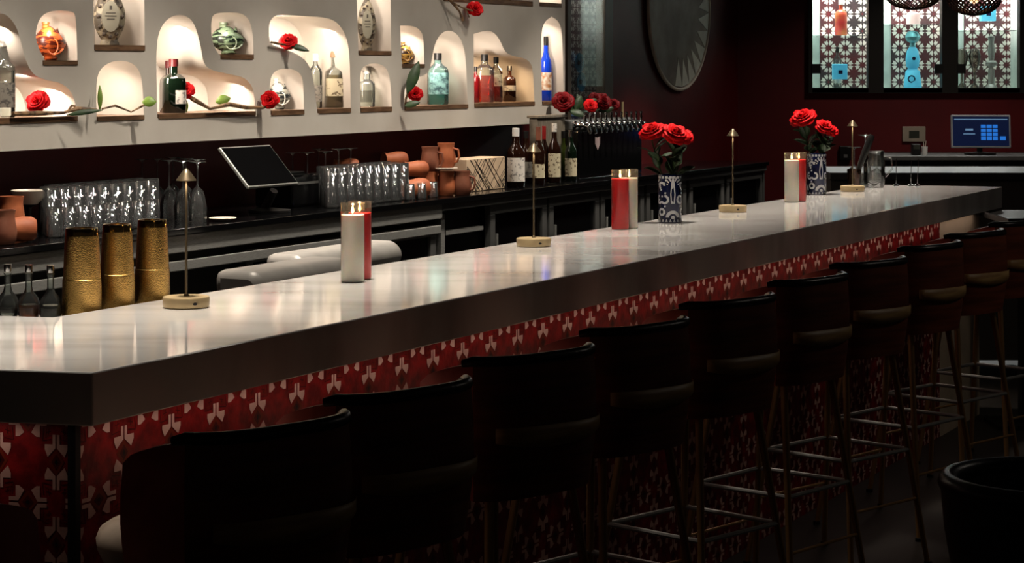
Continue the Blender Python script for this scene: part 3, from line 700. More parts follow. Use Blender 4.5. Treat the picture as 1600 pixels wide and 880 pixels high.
# ------------------------------------------------------------------ glassware on the back counter
def glass_mesh(r, h):
    bm = nb(); lathe(bm, [(0,.004),(r*.84,.004),(r*.96,h-.002),(r,h),(r,h-.004),(r*.9,.0),(0,0)], 16)
    me = bpy.data.meshes.new('tumbler'); bmesh.ops.recalc_face_normals(bm, faces=bm.faces); bm.to_mesh(me); bm.free()
    for f in me.polygons: f.use_smooth = True
    me.materials.append(m_glass); return me
g1 = glass_mesh(.036, .172); g2 = glass_mesh(.034, .105)
def glasses(me, pxs, d, z, label, group, flip=True):
    s0, s1 = SS(pxs[0], d), SS(pxs[1], d); n = max(2, int((s1-s0)/.076)+1)
    for i in range(n):
        o = bpy.data.objects.new('highball_glass', me); COL.objects.link(o)
        h = max(v.co.z for v in me.vertices)
        p = W(s0+(s1-s0)*i/(n-1), d, z+(h if flip else 0)); o.location = p
        if flip: o.rotation_euler = (pi, 0, i)
        tag(o, label, 'glass', group)
Z0 = BC+.0008
glasses(g2, (85, 236), 2.50, Z0, 'short clear tumbler in the front row at the left of the back counter', 'short tumblers in the left front row')
glasses(g1, (80, 236), 2.58, Z0, 'tall clear highball glass, second row left of the tablet', 'tall glasses left of the tablet, second row')
glasses(g1, (75, 236), 2.66, Z0, 'tall clear highball glass, third row left of the tablet', 'tall glasses left of the tablet, third row')
glasses(g1, (80, 212), 2.74, Z0, 'tall clear highball glass, rear row left of the tablet', 'tall glasses left of the tablet, rear row')
glasses(g1, (518, 628), 2.46, Z0, 'tall clear highball glass, front row right of the tablet', 'tall glasses right of the tablet, front row')
glasses(g1, (512, 612), 2.54, Z0, 'tall clear highball glass, middle row right of the tablet', 'tall glasses right of the tablet, middle row')
glasses(g1, (505, 600), 2.62, Z0, 'tall clear highball glass, rear row right of the tablet', 'tall glasses right of the tablet, rear row')
g3 = glass_mesh(.026, .075)
glasses(g3, (640, 676), 2.42, Z0, 'tiny clear shot glass in front of the terracotta mugs', 'shot glasses by the terracotta mugs')
def stem_mesh(h, r, bowl):
    bm = nb(); lathe(bm, [(r*.95,.0),(r,bowl*.45),(r*.7,bowl*.85),(.005,bowl),(.0035,bowl+.01),(.0035,h-.012),(.008,h-.006),(.034,h-.002),(.034,h),(0,h)], 18)
    me = bpy.data.meshes.new('stem'); bmesh.ops.recalc_face_normals(bm, faces=bm.faces); bm.to_mesh(me); bm.free()
    for f in me.polygons: f.use_smooth = True
    me.materials.append(m_glass); return me
w1 = stem_mesh(.24, .037, .13); w2 = stem_mesh(.232, .035, .10)
for i, (px, d) in enumerate(((222,2.84),(246,2.80),(264,2.68),(286,2.58),(309,2.48),(270,2.82),(290,2.72),(308,2.61))):
    o = bpy.data.objects.new('wine_glass', w1); COL.objects.link(o); o.location = ON(px, d, Z0)
    tag(o, 'upside-down stemmed wine glass left of the tablet', 'wine glass', 'upturned wine glasses left of the tablet')
for i, (px, d) in enumerate(((457,2.76),(480,2.72),(508,2.70),(529,2.70),(548,2.70),(498,2.78))):
    o = bpy.data.objects.new('wine_glass', w2 if i < 3 else w1); COL.objects.link(o); o.location = ON(px, d, Z0)
    tag(o, 'upside-down stemmed glass behind the printer right of the tablet', 'wine glass', 'upturned stemmed glasses right of the tablet')
# terracotta mugs
def mug_tree(label, p, r, h, mat, rot=(0,0,0), ha=0, name='clay_mug'):
    t = thing(name, label, 'mug', p, 0); t.rotation_euler = rot
    bm = nb(); lathe(bm, [(0,0),(r*.75,0),(r*.95,h*.12),(r,h*.4),(r*.86,h*.72),(r*.82,h*.85),(r*.9,h),(r*.82,h),(r*.76,h*.85),(r*.9,h*.4),(r*.6,h*.08),(0,h*.08)], 28); obj('mug_body', bm, mat, t, smooth=True)
    bm = nb(); tube(bm, [(r*.8,0,h*.78),(r*1.35,0,h*.72),(r*1.45,0,h*.45),(r*1.2,0,h*.24),(r*.9,0,h*.22)], r*.12, 8); bmesh.ops.transform(bm, matrix=Matrix.Rotation(ha, 4, 'Z'), verts=bm.verts); obj('handle', bm, mat, t, smooth=True)
    return t
def PW(px, py, d): return U(px, py, d)
def lying(px, d, r, h, label, mat, z, rz=0):
    p = ON(px, d, z+r); mug_tree(label, p, r, h, mat, (0, R(-90), rz), R(82))
lying(560, 2.72, .044, .115, 'terracotta mug lying on its side at the left of the clay heap', m_clay, Z0+.10, TH-.9)
# a stand for the heap: low stack of mugs
zA = Z0; r_ = .048
for (px, d, z, lb, mt) in ((652,2.42,zA,'terracotta mug lying at the bottom of the clay heap, left', m_clay), (672,2.60,zA,'terracotta mug lying at the bottom of the clay heap, right', m_clay),
        (650,2.50,zA+.092,'terracotta mug lying in the second layer of the heap', m_clay),(618,2.66,zA+.13,'long terracotta mug lying on top of the heap, middle', m_clay),(578,2.72,zA+.13,'terracotta mug lying on the far left top of the heap', m_clay)):
    if px == 578: continue
    lying(px+16, d, .04 if z > zA else r_, .12, lb, mt, z, R(30))
pm = {}
for (px, d, z, lb, mt) in ((722,2.38,Z0,'terracotta mug with handle standing at the right of the heap', m_clayd),(697,2.44,Z0+.135,'upright terracotta mug on a saucer, right of the pair', m_clay),(672,2.50,Z0+.118,'upright darker mug behind the one on a saucer', m_clayd)):
    mug_tree(lb, ON(px, d, z), .047, .118, mt, (0,0,R(-20)))
def saucer(px, d, z, r, label, mat=m_cream):
    o = obj('saucer', (lambda b: (lathe(b, [(0,.003),(r*.55,.003),(r,.012),(r*.98,.014),(r*.5,.006),(0,.006)], 28), b)[1])(nb()), mat, smooth=True); o.location = ON(px, d, z)
    tag(o, label, 'saucer'); return o
saucer(695, 2.44, Z0+.121, .062, 'white saucer under the upright terracotta mug')
saucer(348, 2.42, Z0, .055, 'small white saucer on the black counter left of the tablet')
mug_tree('terracotta mug standing underneath the darker upright mug', ON(672, 2.50, Z0), .045, .117, m_clay, (0,0,R(150)))
mug_tree('terracotta mug standing under the white saucer', ON(697, 2.44, Z0), .045, .117, m_clay, (0,0,R(170)))
mug_tree('dark terracotta mug at the far left edge of the counter', ON(4, 2.45, Z0), .05, .12, m_clayd, (0,0,R(200)))
mug_tree('terracotta mug behind the dark one at the far left', ON(18, 2.62, Z0+.0), .05, .15, m_clay, (0,0,R(160)))
lying(56, 2.43, .045, .12, 'terracotta mug lying beside the tumblers at far left', m_clay, Z0, R(20))
o = obj('clay_bowl', (lambda b: (lathe(b, [(0,0),(.03,0),(.055,.025),(.068,.05),(.066,.052),(.05,.026),(.028,.006),(0,.006)], 28), b)[1])(nb()), m_cream, smooth=True)
o.location = ON(46, 2.66, Z0+.112); tag(o, 'shallow pale bowl on a stand left of the tumblers', 'bowl')
t = thing('bowl_stand', 'dark round stand carrying the pale shallow bowl', 'stand', ON(46, 2.66, Z0)); bm = nb(); lathe(bm, [(0,0),(.04,0),(.036,.006),(.008,.02),(.008,.1),(.03,.111),(0,.111)], 20); obj('pedestal', bm, m_black, t, smooth=True)

# tablet till and printer
tl = thing('pos_tablet', 'tilted black touchscreen till with silver frame on the back counter', 'till')
bl, br, tr_, tl_ = U(389,293,2.42), U(467,286.5,2.42), None, None
vv = br-bl; wv = vv.length; ex = vv.normalized()
top_l = U(344.5,230,2.42+.145); up = (top_l-bl); hgt = up.length; ey = (up-ex*up.dot(ex)).normalized(); ez = ex.cross(ey)
if ez.z < 0 and ez.y > 0: pass
mt = Matrix((ex, ey, ez)).transposed().to_4x4(); mt.translation = bl; tl.matrix_world = mt
bm = nb(); box(bm, 0, wv, 0, hgt, -.014, 0); obj('frame', bm, m_steel, tl, bevel=.004)
bm = nb(); box(bm, .008, wv-.008, .008, hgt-.008, 0, .0015); obj('screen', bm, m_blackgloss, tl)
im = mt.inverted()
bm = nb(); base_c = loc(U(428, 262, 2.5)); 
pts = [im @ W(base_c[0], 2.50, BC+.075+.02), im @ W(base_c[0]+.02, 2.56, BC+.015)]; tube(bm, pts, .018, 10); obj('stand_arm', bm, m_black, tl, smooth=True)
bm = nb(); c_ = W(base_c[0]+.03, 2.54, BC+.001); lathe(bm, [(0,0),(.09,0),(.09,.01),(.02,.018),(0,.018)], 24, mat=im @ Matrix.Translation(c_)); obj('stand_foot', bm, m_black, tl, smooth=True)
t = inbar(thing('receipt_printer', 'black receipt printer beside the tilted till', 'printer'))
s0, s1 = SS(458, 2.60), SS(500, 2.60)
bm = nb(); box(bm, s0, s1, 2.60, 2.80, Z0, Z0+.145); obj('printer_body', bm, m_blackgloss, t, bevel=.012)
bm = nb(); box(bm, s0+.02, s1-.02, 2.596, 2.61, Z0+.1, Z0+.11); obj('paper_slot', bm, m_steeld, t)
bm = nb(); box(bm, s0+.03, s1-.03, 2.66, 2.76, Z0+.1455, Z0+.152); obj('lid', bm, m_black, t, bevel=.004)
# crate with criss-cross
t = inbar(thing('lattice_box', 'cream box with black criss-cross pattern beside the bottles', 'box'))
s0, s1, z1 = SS(729,2.47), SS(789,2.47), CH-(247-HOR)*tt(760,2.47)
bm = nb(); box(bm, s0, s1, 2.47, 2.62, Z0, z1); obj('box_body', bm, M('cream_card', (206,180,150), .6), t, bevel=.003)
bm = nb(); rnd = random.Random(3); hh = z1-Z0
for k in range(26):
    a, b_ = rnd.uniform(s0, s1), 0; sl = rnd.choice((-1,1))*rnd.uniform(.5,1.4)*hh
    xa, xb = a, min(max(a+sl, s0+.004), s1-.004); za, zb2 = Z0+.004, Z0+.004+(hh-.008)*abs((xb-xa)/sl) if sl else Z0
    dx_ = .0035; v = [bm.verts.new(c) for c in ((xa-dx_,2.4694-.00002*k,za),(xa+dx_,2.4694-.00002*k,za),(xb+dx_,2.4694-.00002*k,zb2),(xb-dx_,2.4694-.00002*k,zb2))]; bm.faces.new(v)
obj('criss_cross_bands', bm, m_black, t)
# bottles on the back counter
def CB(px, d, top, wid, label, glass, cap, lab, style='wine', **kw):
    t_ = tt(px, d); base = HOR+(CH-Z0)/t_; bottle(label, ON(px, d, Z0), (base-top)*t_, wid*t_/2, style, glass, cap, lab=lab, rz=math.atan2(-(px-800), F)+R(10), **kw)
CB(806, 2.46, 200, 28, 'dark vermouth bottle with white capsule and big white label', g_brown, m_white, m_labw, lz=(.1,.5))
CB(822, 2.56, 205, 22, 'black bottle directly behind the one with the white capsule', g_brown, m_black, m_labg)
CB(841, 2.46, 198, 20, 'dark bottle with tan capsule and square cream label', g_brown, m_clayd, m_labc, lz=(.12,.36), caph=.25)
CB(850, 2.52, 197, 15, 'dark bottle with red capsule, tallest beside the tan one', g_brown, m_labr, None, caph=.25)
CB(866, 2.46, 193, 20, 'brown bottle with white capsule and cream label band', g_brown, m_labw, m_labc, lz=(.1,.5))
CB(880, 2.52, 205, 16, 'green bottle between the cream-labelled bottle and the tap tower', M('olive_glass', (40,48,16), .1, coat=.4), m_black, None)
CB(892, 2.45, 203, 19, 'dark bottle with round pale badge next to the beer taps', g_green, m_chrome, m_labc, lz=(.1,.45))
# grey box behind the bottles
t = inbar(thing('grey_wooden_box', 'tall grey wooden box behind the bottles by the taps', 'box'))
s0, s1 = SS(840, 2.56), SS(883, 2.56); z1 = CH-(184-HOR)*tt(862,2.56)
bm = nb(); box(bm, s0, s1, 2.56, 2.61, Z0, z1); obj('box_body', bm, M('weathered_wood', (120,112,98), .7, rgb2=(92,84,72), nscale=20, stretch=(6,1,1)), t, bevel=.003)
bm = nb(); box(bm, s0-.01, s1+.01, 2.55, 2.62, z1, z1+.015); obj('lid', bm, M('weathered_wood'), t, bevel=.003)
zbx = z1+.015
# beer tap tower
tw = inbar(thing('beer_tap_tower', 'black beer tap tower with a row of chrome taps', 'beer taps'))
s0, s1 = SS(904, 2.48), SS(1003, 2.48); zt2 = CH-(176-HOR)*tt(950, 2.6)
bm = nb(); box(bm, s0, s1, 2.48, 2.64, Z0, zt2-.09); obj('tower_cabinet', bm, m_blackgloss, tw, bevel=.006)
bm = nb(); box(bm, s0, s1, 2.53, 2.64, zt2-.089, zt2-.03); obj('manifold', bm, m_steeld, tw, bevel=.01)
bm = nb(); zz = CH-(222-HOR)*tt(933,2.48); sc = SS(933,2.48); w_ = .035
prism(bm, [(sc-w_, zz+.03),(sc,zz+.024),(sc+w_, zz+.03),(sc+w_*.95,zz-.01),(sc,zz-.045),(sc-w_*.95,zz-.01)], 2.476, 2.4795, axis='y'); obj('shield_emblem', bm, M('emblem', (170,150,150), .5), tw)
for k in range(12):
    s = s0+.05+(s1-s0-.1)*k/11; z = zt2-.055
    bm = nb(); tube(bm, [(s,2.53,z),(s,2.47,z),(s,2.445,z-.008),(s,2.43,z-.05)], [.012,.013,.012,.008], 10); lathe(bm, [(.022,0),(.022,.008),(0,.008)], 12, mat=Matrix.Translation((s,2.53,z)) @ Matrix.Rotation(pi/2,4,'X'))
    f = obj('faucet', bm, m_chrome, tw, smooth=True)
    bm = nb(); lathe(bm, [(0,0),(.007,0),(.009,.02),(.006,.03),(.009,.05),(0,.055)], 10, c=(s,2.465,z+.011)); obj('tap_handle', bm, m_chrome, f, smooth=True)
bm = nb(); tube(bm, [(s1-.01,2.6,zt2-.03),(s1-.01,2.6,zt2+.06)], .008); obj('vent_pipe', bm, m_brassdull, tw, smooth=True)
sp = thing('rose_spray', 'spray of dark and pink roses lying over the taps and box', 'flower', ON(880, 2.62, zbx))
for (px, py, d, r, mt_, i) in ((880,158,2.56,15,m_rosed,0),(923,164,2.54,10,m_rose,1),(943,158,2.58,13,m_rosed,2),(958,163,2.60,9,m_rosed,0),(930,154,2.60,10,m_rosed,1)):
    bloom(sp, U(px,py,d)-sp.location, r*tt(px,d), (R(60),0,R(20*i)), mt_, i)
bm = nb(); tube(bm, [U(880,170,2.62)-sp.location, U(905,176,2.62)-sp.location, U(940,172,2.66)-sp.location, U(962,172,2.68)-sp.location], .007, 7); obj('stem', bm, m_leaf, sp, smooth=True)
for (px, py, a) in ((898,172,60),(908,172,100),(912,168,30),(900,172,150),(890,174,-20),(935,174,10)): lf(sp, px, py, 2.62, 26, 7, a, m_leaf)

# ------------------------------------------------------------------ display cabinet right of the unit
def flower_tiles(bm, x0, x1, z0, z1, p, put, mi=1, off=0.0006):
    nx = int((x1-x0)/p)+2; nz = int((z1-z0)/p)+2
    for i in range(nx):
        for j in range(nz):
            cx, cz = x0+(i+.5)*p, z0+(j+.5)*p
            if cx > x1 or cz > z1: continue
            for k in range(8):
                a = pi/4*k+pi/8; r0, r1 = .16*p, .46*p; w_ = .09*p
                pts = [(r0,0),(r0+.1*p,-w_),(r1,-w_*1.2),(r1-.05*p,0),(r1,w_*1.2),(r0+.1*p,w_)]
                q = [(cx+x*cos(a)-z*sin(a), cz+x*sin(a)+z*cos(a)) for x, z in pts]
                if all(x0 <= x <= x1 and z0 <= z <= z1 for x, z in q): bm.faces.new([bm.verts.new(put(x, z, off)) for x, z in q]).material_index = mi
            a_ = .07*p; bm.faces.new([bm.verts.new(put(cx+x, cz+z, off)) for x, z in ((-a_,0),(0,-a_),(a_,0),(0,a_))]).material_index = 2
m_ft0 = M('tile_charcoal', (52,44,46), .35, rgb2=(84,34,38), nscale=2.5); m_ft1 = M('tile_bone', (206,200,190), .35); m_ft2 = M('tile_oxblood', (96,24,30), .35)
dc = inbar(thing('display_cabinet', 'tall glazed cabinet with floral tile back beside the white unit', 'cabinet'))
s0, s1 = SS(887, 2.87), SS(958, 2.87)
bm = nb(); box(bm, s0, s0+.05, 2.87, WD-.004, 1.2, 3.0); box(bm, s1-.12, s1, 2.87, WD-.004, 1.2, 3.0); box(bm, s0+.05, s1-.12, 2.87, WD-.004, 1.2, 1.25); obj('cabinet_frame', bm, M('taupe_frame', (92,82,70), .5), dc)
bm = nb(); box(bm, s0+.05, s1-.12, WD-.02, WD-.005, 1.25, 3.0)
flower_tiles(bm, s0+.05, s1-.12, 1.25, 2.6, .10, lambda x, z, o: (x, WD-.02-o, z)); obj('tile_back', bm, [m_ft0, m_ft1, m_ft2], dc)
bm = nb(); box(bm, s0+.05, s1-.12, 2.875, 2.88, 1.25, 3.0); obj('glass_door', bm, m_pane, dc)
bm = nb(); box(bm, s0+.05, s1-.12, 2.885, WD-.023, 1.435, 1.443); obj('glass_shelf', bm, m_pane, dc)
m_blueglow = M('blue_glass', (70,170,214), .15, rgb2=(30,110,170), nscale=30)
for i, (px, py) in enumerate(((902,98),(905,128))):
    t = thing('blue_glass_plate', ('small round blue glass plate, upper one in the side cabinet', 'small round blue glass plate, lower one in the side cabinet')[i], 'plate', U(px, py, 2.915), TH)
    bm = nb(); lathe(bm, [(0,0),(.03,.002),(.055,.01),(.06,.016),(.054,.014),(0,.006)], 24, mat=Matrix.Rotation(pi/2,4,'X')); obj('plate_dish', bm, m_blueglow, t, smooth=True)
    bm = nb(); lathe(bm, [(0,.008),(.016,.009),(.014,.013),(0,.014)], 16, mat=Matrix.Rotation(pi/2,4,'X')); obj('plate_center', bm, m_tal_b, t, smooth=True)
area('cabinet_lamp', W((s0+s1)/2-.05, 2.895, 2.45), (R(4),0,TH), .3, .02, 7, (1,.94,.88), 150)

# wall disc
pc = U(1062, 12, WD-.02); rr = 128*tt(1062, WD-.02)
t = thing('wall_disc', 'large round dark wall disc with saw-toothed pale edge', 'wall decoration', W(*loc(pc)[:2], pc.z), TH)
m_disc = M('disc_dark', (150,140,124), .6, rgb2=(126,114,100), nscale=4)
bm = nb(); lathe(bm, [(0,0),(rr*.97,0),(rr*.97,.012),(0,.012)], 64, mat=Matrix.Translation((0,.01,0)) @ Matrix.Rotation(pi/2,4,'X')); obj('disc_face', bm, m_disc, t)
bm = nb(); tube(bm, [(rr*cos(2*pi*i/64), .0, rr*sin(2*pi*i/64)) for i in range(64)], .012, 8, closed=True); obj('rim', bm, M('disc_rim', (238,220,200), .5), t, smooth=True)
bm = nb()
for i in range(11):
    a0 = R(-100+i*14); a1 = a0+R(13.5); am = a0+R(4)
    prism(bm, [(rr*.97*cos(a0), rr*.97*sin(a0)), (rr*.97*cos(a1), rr*.97*sin(a1)), (rr*(.62)*cos(am), rr*(.62)*sin(am))], -.0045, -.0022, axis='y')
obj('saw_teeth', bm, M('disc_pale', (232,230,214), .6), t)

# ------------------------------------------------------------------ far wall display windows
dw = thing('display_window', 'row of dark framed lit display windows on the far wall', 'display case', (0, FW, 0))
bm = nb(); zt3 = zt
xs = [FX(1262), FX(1268), FX(1355), FX(1379), FX(1470), FX(1495), FX(1591), FX(1606)]
for a, b in ((0,1),(2,3),(4,5),(6,7)): box(bm, xs[a], xs[b], -.05, .04, zb, zt3)
for a, b in ((1,2),(3,4),(5,6)): box(bm, xs[a], xs[b], -.05, .04, zb-.03, zb+.004)
box(bm, xs[0], xs[7], -.05, .04, zb-.035, zb); obj('frame', bm, M('brown_black_frame', (26,21,17), .5), dw)
m_case = M('pale_case_wall', (176,184,178), .6)
bm = nb(); box(bm, xs[0], xs[7], .42, .44, zb-.02, zt3)
obj('case_back', bm, m_case, dw); k = (FW+.42)/F
for a, b in ((1281,1362),(1392,1476),(1506,1606)):
    bm = nb(); box(bm, (a-800)*k, (b-800)*k, .412, .419, zb-.02, zt3)
    flower_tiles(bm, (a-800)*k, (b-800)*k, zb-.02, zt3-.02, .125, lambda x, z, o: (x, .412-o, z)); obj('tile_back', bm, [m_ft0, m_ft1, m_ft2], dw)
bm = nb()
for a in (1, 3, 5): box(bm, xs[a]-.03, xs[a]-.01, .05, .42, zb, zt3)
box(bm, xs[7]-.03, xs[7]-.01, .05, .42, zb, zt3); box(bm, xs[0], xs[7], .04, .42, zb-.03, zb-.001); obj('case_side', bm, m_case, dw)
for n_, (a, b, py) in enumerate(((1,2,55),(3,4,38),(5,6,47))):
    bm = nb(); z = FZ(py); box(bm, xs[a]-.008, xs[b], .05, .418, z-.006, z); obj('glass_shelf', bm, GL('shelf_glass', (238,250,248), 1.2, film=.12), dw)
    bm = nb(); box(bm, xs[a], xs[b], 0, .006, zb+.004, zt3); obj('pane', bm, m_pane, dw)
    area('case_lamp', ((xs[a]+xs[b])/2, FW+.2, zt3-.03), (R(0),0,0), .35, .25, 24, (1,.98,.93), 170)
for a in (2, 4, 4):
    pass
bm = nb()
for px in (1267, 1458, 1493): box(bm, FX(px), FX(px+13), -.062, -.05, FZ(115), FZ(100))
obj('latch', bm, m_black, dw)
zsh = {0: FZ(55), 1: FZ(38), 2: FZ(47)}
Y2 = FW+.22
def fx2(px): return (px-800)*Y2/F
def fz2(py): return CH-(py-HOR)*Y2/F
zf = zb+.0005
def case_box(px, py0, py1, w_px, label, mat, name='blue_gift_box'):
    t = thing(name, label, 'box', (fx2(px), Y2, max(zf, fz2(py1)))); hw = w_px*Y2/F/2; h = (py1-py0)*Y2/F
    bm = nb(); box(bm, -hw, hw, -.04, .04, 0, h); obj('box_body', bm, mat, t, bevel=.004)
    bm = nb(); box(bm, -hw*.3, hw*.3, -.0415, -.04, h*.35, h*.6); obj('box_emblem', bm, m_tal_b, t)
m_cyan = M('sky_blue_glow', (96,196,226), .5, emit=(60,180,230), es=.25)  # weak emission painted in so the boxes and figurine look lit
bottle('red and amber bottle on the shelf of the left display window', (fx2(1314), Y2, zsh[0]+.001), .26, .045, 'squat', M('red_ceramic', (180,50,50), .3, rgb2=(170,90,40), nscale=14), m_white, rz=0)
bottle('slim pale bottle below the shelf in the left display window', (fx2(1311), Y2+.08, zf), .30, .03, 'tall', m_glassb, m_black, lab=m_labw, rz=0)
case_box(1312, 100, 124, 22, 'square sky-blue box in the left display window', m_cyan)
case_box(1543, 10, 33, 23, 'sky-blue box on the shelf of the right display window', m_cyan)
bpy.data.objects[-1] if False else None
t = thing('blue_figurine_bottle', 'tall sky-blue lit figurine bottle in the middle display window', 'bottle', (fx2(1426), Y2, zf))
k = Y2/F
bm = nb(); lathe(bm, [(0,0),(14*k,0),(14*k,4*k),(11*k,26*k),(7*k,30*k)], 24); lathe(bm, [(7*k,30*k),(10*k,34*k),(11*k,45*k),(9*k,58*k),(5*k,64*k)], 24); obj('figurine_body', bm, m_cyan, t, smooth=True)
bm = nb(); lathe(bm, [(5*k,64*k),(4*k,70*k),(10*k,74*k),(12*k,80*k),(8*k,88*k),(0,90*k)], 24); obj('head_stopper', bm, M('pearl_blue', (130,200,210), .15, .5), t, smooth=True)
bm = nb(); lathe(bm, [(0,0),(3*k,0),(2.5*k,k),(0,k)], 16, mat=Matrix.Translation((0,-11*k,46*k)) @ Matrix.Rotation(pi/2,4,'X')); lathe(bm, [(4*k,0),(6*k,0),(6*k,k),(4*k,k)], 16, mat=Matrix.Translation((-4*k,-12*k,14*k)) @ Matrix.Rotation(pi/2,4,'X')); obj('eye_marks', bm, m_tal_b, t)
bottle('pale pink crystal bottle above the shelf in the middle window', (fx2(1427), Y2, zsh[1]+.001), .13, .05, 'squat', M('pink_crystal', (210,180,176), .2), m_white, rz=0)
t = thing('silver_candlestick', 'tall silver twisted candlestick in the right display window', 'candlestick', (fx2(1549), Y2, zf))
bm = nb(); lathe(bm, [(0,0),(9*k,0),(8*k,3*k),(5*k,6*k),(5*k,28*k),(3*k,32*k),(9*k,36*k),(9*k,40*k),(4*k,43*k),(6*k,60*k),(4*k,72*k),(6*k,80*k),(0,82*k)], 20); obj('candlestick_body', bm, m_steel, t, smooth=True)
for i, (px, py) in enumerate(((1505,70),(1525,68))):
    t = thing('glass_ornament', ('round smoky glass ornament at the left of the right window', 'round smoky glass ornament second from left in the right window')[i], 'ornament', (fx2(px), Y2+.05, zf))
    bm = nb(); lathe(bm, [(0,0),(7*k,0),(6*k,3*k),(2*k,8*k),(2*k,24*k),(8*k,38*k),(10*k,50*k),(7*k,60*k),(0,63*k)], 20); obj('ornament_body', bm, GL('smoke_glass', (190,180,170), 2), t, smooth=True)

# pendants
def pendant(px, bottom, wpx, Y, label):
    k = Y/F; r = wpx*k/2; zc = CH-(bottom-HOR)*k + r*.62
    t = thing('woven_pendant_lamp', label, 'pendant lamp', ((px-800)*k, Y, zc))
    bm = nb(); n = 30; m = 9
    for i in range(n):
        for sg in (1, -1):
            pts = []
            for j in range(m+1):
                ph = R(-90+j*13); a = 2*pi*i/n+sg*j*.16; pts.append((r*cos(ph)*cos(a), r*cos(ph)*sin(a), r*.62*sin(ph)))
            pts[0] = (pts[1][0]*.1, pts[1][1]*.1, pts[0][2]); tube(bm, pts, .0035, 4)
    obj('woven_shade', bm, M('wicker', (60,34,26), .5), t)
    bm = nb(); tube(bm, [(r*.98*cos(2*pi*i/40), r*.98*sin(2*pi*i/40), .13*r) for i in range(40)], .008, 6, closed=True); obj('hoop', bm, M('wicker'), t, smooth=True)
    bm = nb(); tube(bm, [(0,0,.1*r),(0,0,3.2-zc)], .004, 6); obj('cord', bm, m_black, t)
    bm = nb(); lathe(bm, [(0,-.03),(.025,-.015),(.03,.01),(.015,.04),(0,.06)], 16); obj('bulb', bm, M('bulb', (255,230,200), .3, emit=(255,190,130), es=3), t, smooth=True)
pendant(1427, 15, 92, 13.2, 'woven dark wicker pendant lamp before the middle display window')
pendant(1522, 24, 84, 12.2, 'woven dark wicker pendant lamp before the right display window')

# ------------------------------------------------------------------ far right service counter
Yc = 14.9
t = thing('service_counter', 'dark service counter along the far wall under the windows', 'counter', (0,0,0))
zc = CH-(244-HOR)*Yc/F
bm = nb(); box(bm, (1380-800)*Yc/F, 4.2, Yc, FW-.005, zc-.03, zc); obj('worktop', bm, m_steeld, t, bevel=.003)
bm = nb(); box(bm, (1383-800)*Yc/F, 4.2, Yc+.03, FW-.005, 0, zc-.031); obj('carcass', bm, m_black, t)
Ys = 11.4; zs = CH-(270-HOR)*Ys/F
t = thing('steel_worktable', 'steel work table beyond the far end of the bar', 'table', (0,0,0))
bm = nb(); box(bm, (1296-800)*Ys/F, (1660-800)*Ys/F, Ys, Ys+.75, zs-.04, zs); obj('table_top', bm, M('grey_zinc_top', (58,56,56), .45, .3), t, bevel=.006)
bm = nb(); box(bm, (1300-800)*Ys/F, (1658-800)*Ys/F, Ys+.03, Ys+.74, .1, zs-.041); obj('cabinet_body', bm, M('dark_panel', (52,47,42), .5), t)
# POS screen
k = Yc/F
t = thing('pos_monitor', 'touchscreen till showing a blue keypad on the far counter', 'monitor', ((1543-800)*k+.0, Yc+.2, zc+.0005), R(-6))
k = (Yc+.2)/F; w_ = 46*k; mt = Matrix.Translation((0,0,.05)) @ Matrix.Rotation(R(-10),4,'X')
bm = nb(); box(bm, -w_, w_, 0, .03, 0, 52*k, mat=mt); obj('monitor_frame', bm, M('grey_bezel', (150,154,158), .3), t, bevel=.006)
bm = nb(); box(bm, -w_+.012, w_-.012, -.002, 0, .012, 52*k-.012, mat=mt)
sc_ = obj('screen', bm, M('screen_navy', (8,14,34), .3, emit=(14,26,60), es=.5), t)
bm = nb()
for i in range(3):
    for j in range(4): box(bm, w_*.0+i*9*k, w_*.0+i*9*k+7.6*k, -.0034, -.0022, (12+j*6.4)*k, (12+j*6.4+5)*k, mat=mt)
box(bm, w_*.0+29*k, w_*.0+38*k, -.0034, -.0022, 12*k, 18*k, mat=mt); obj('keypad', bm, M('screen_blue', (30,90,170), .3, emit=(40,120,220), es=.7), sc_)
bm = nb(); box(bm, -w_+5*k, w_-5*k, -.0034, -.0022, 44*k, 45.4*k, mat=mt); box(bm, -24*k, -12*k, -.0034, -.0022, 27*k, 30*k, mat=mt); box(bm, -27*k, -9*k, -.0034, -.0022, 21*k, 22.4*k, mat=mt); obj('screen_text_bar', bm, M('screen_pale', (110,150,190), .3, emit=(120,160,200), es=.4), sc_)
bm = nb(); tube(bm, [(0,.03,.15),(0,.10,.1),(0,.1,.01)], .02, 10); lathe(bm, [(0,0),(.11,0),(.11,.01),(.03,.02),(0,.02)], 24, c=(0,.07,0)); obj('stand', bm, m_black, t, smooth=True)
k = FW/F
t = thing('wall_control', 'white wall control plate with grey display on the red wall', 'wall control', ((1427.5-800)*k, FW-.001, CH-(209.5-HOR)*k))
bm = nb(); box(bm, -18*k, 18*k, -.02, 0, -12*k, 12*k); obj('plate', bm, M('control_beige', (170,156,140), .5), t, bevel=.004)
bm = nb(); box(bm, -8*k, 8*k, -.0225, -.0201, -6*k, 5*k); obj('display', bm, M('lcd', (60,62,54), .3), t)
k = Yc/F
t = thing('card_reader', 'small black card reader beside a white pot on the far counter', 'card reader', ((1440-800)*k, Yc+.2, zc+.0005)); bm = nb(); box(bm, -.03,.03,-.02,.05,0,.075); obj('reader_body', bm, m_black, t, bevel=.006); bm = nb(); box(bm, -.022,.022,-.0215,-.0202,.04,.068); obj('reader_screen', bm, M('lcd'), t)
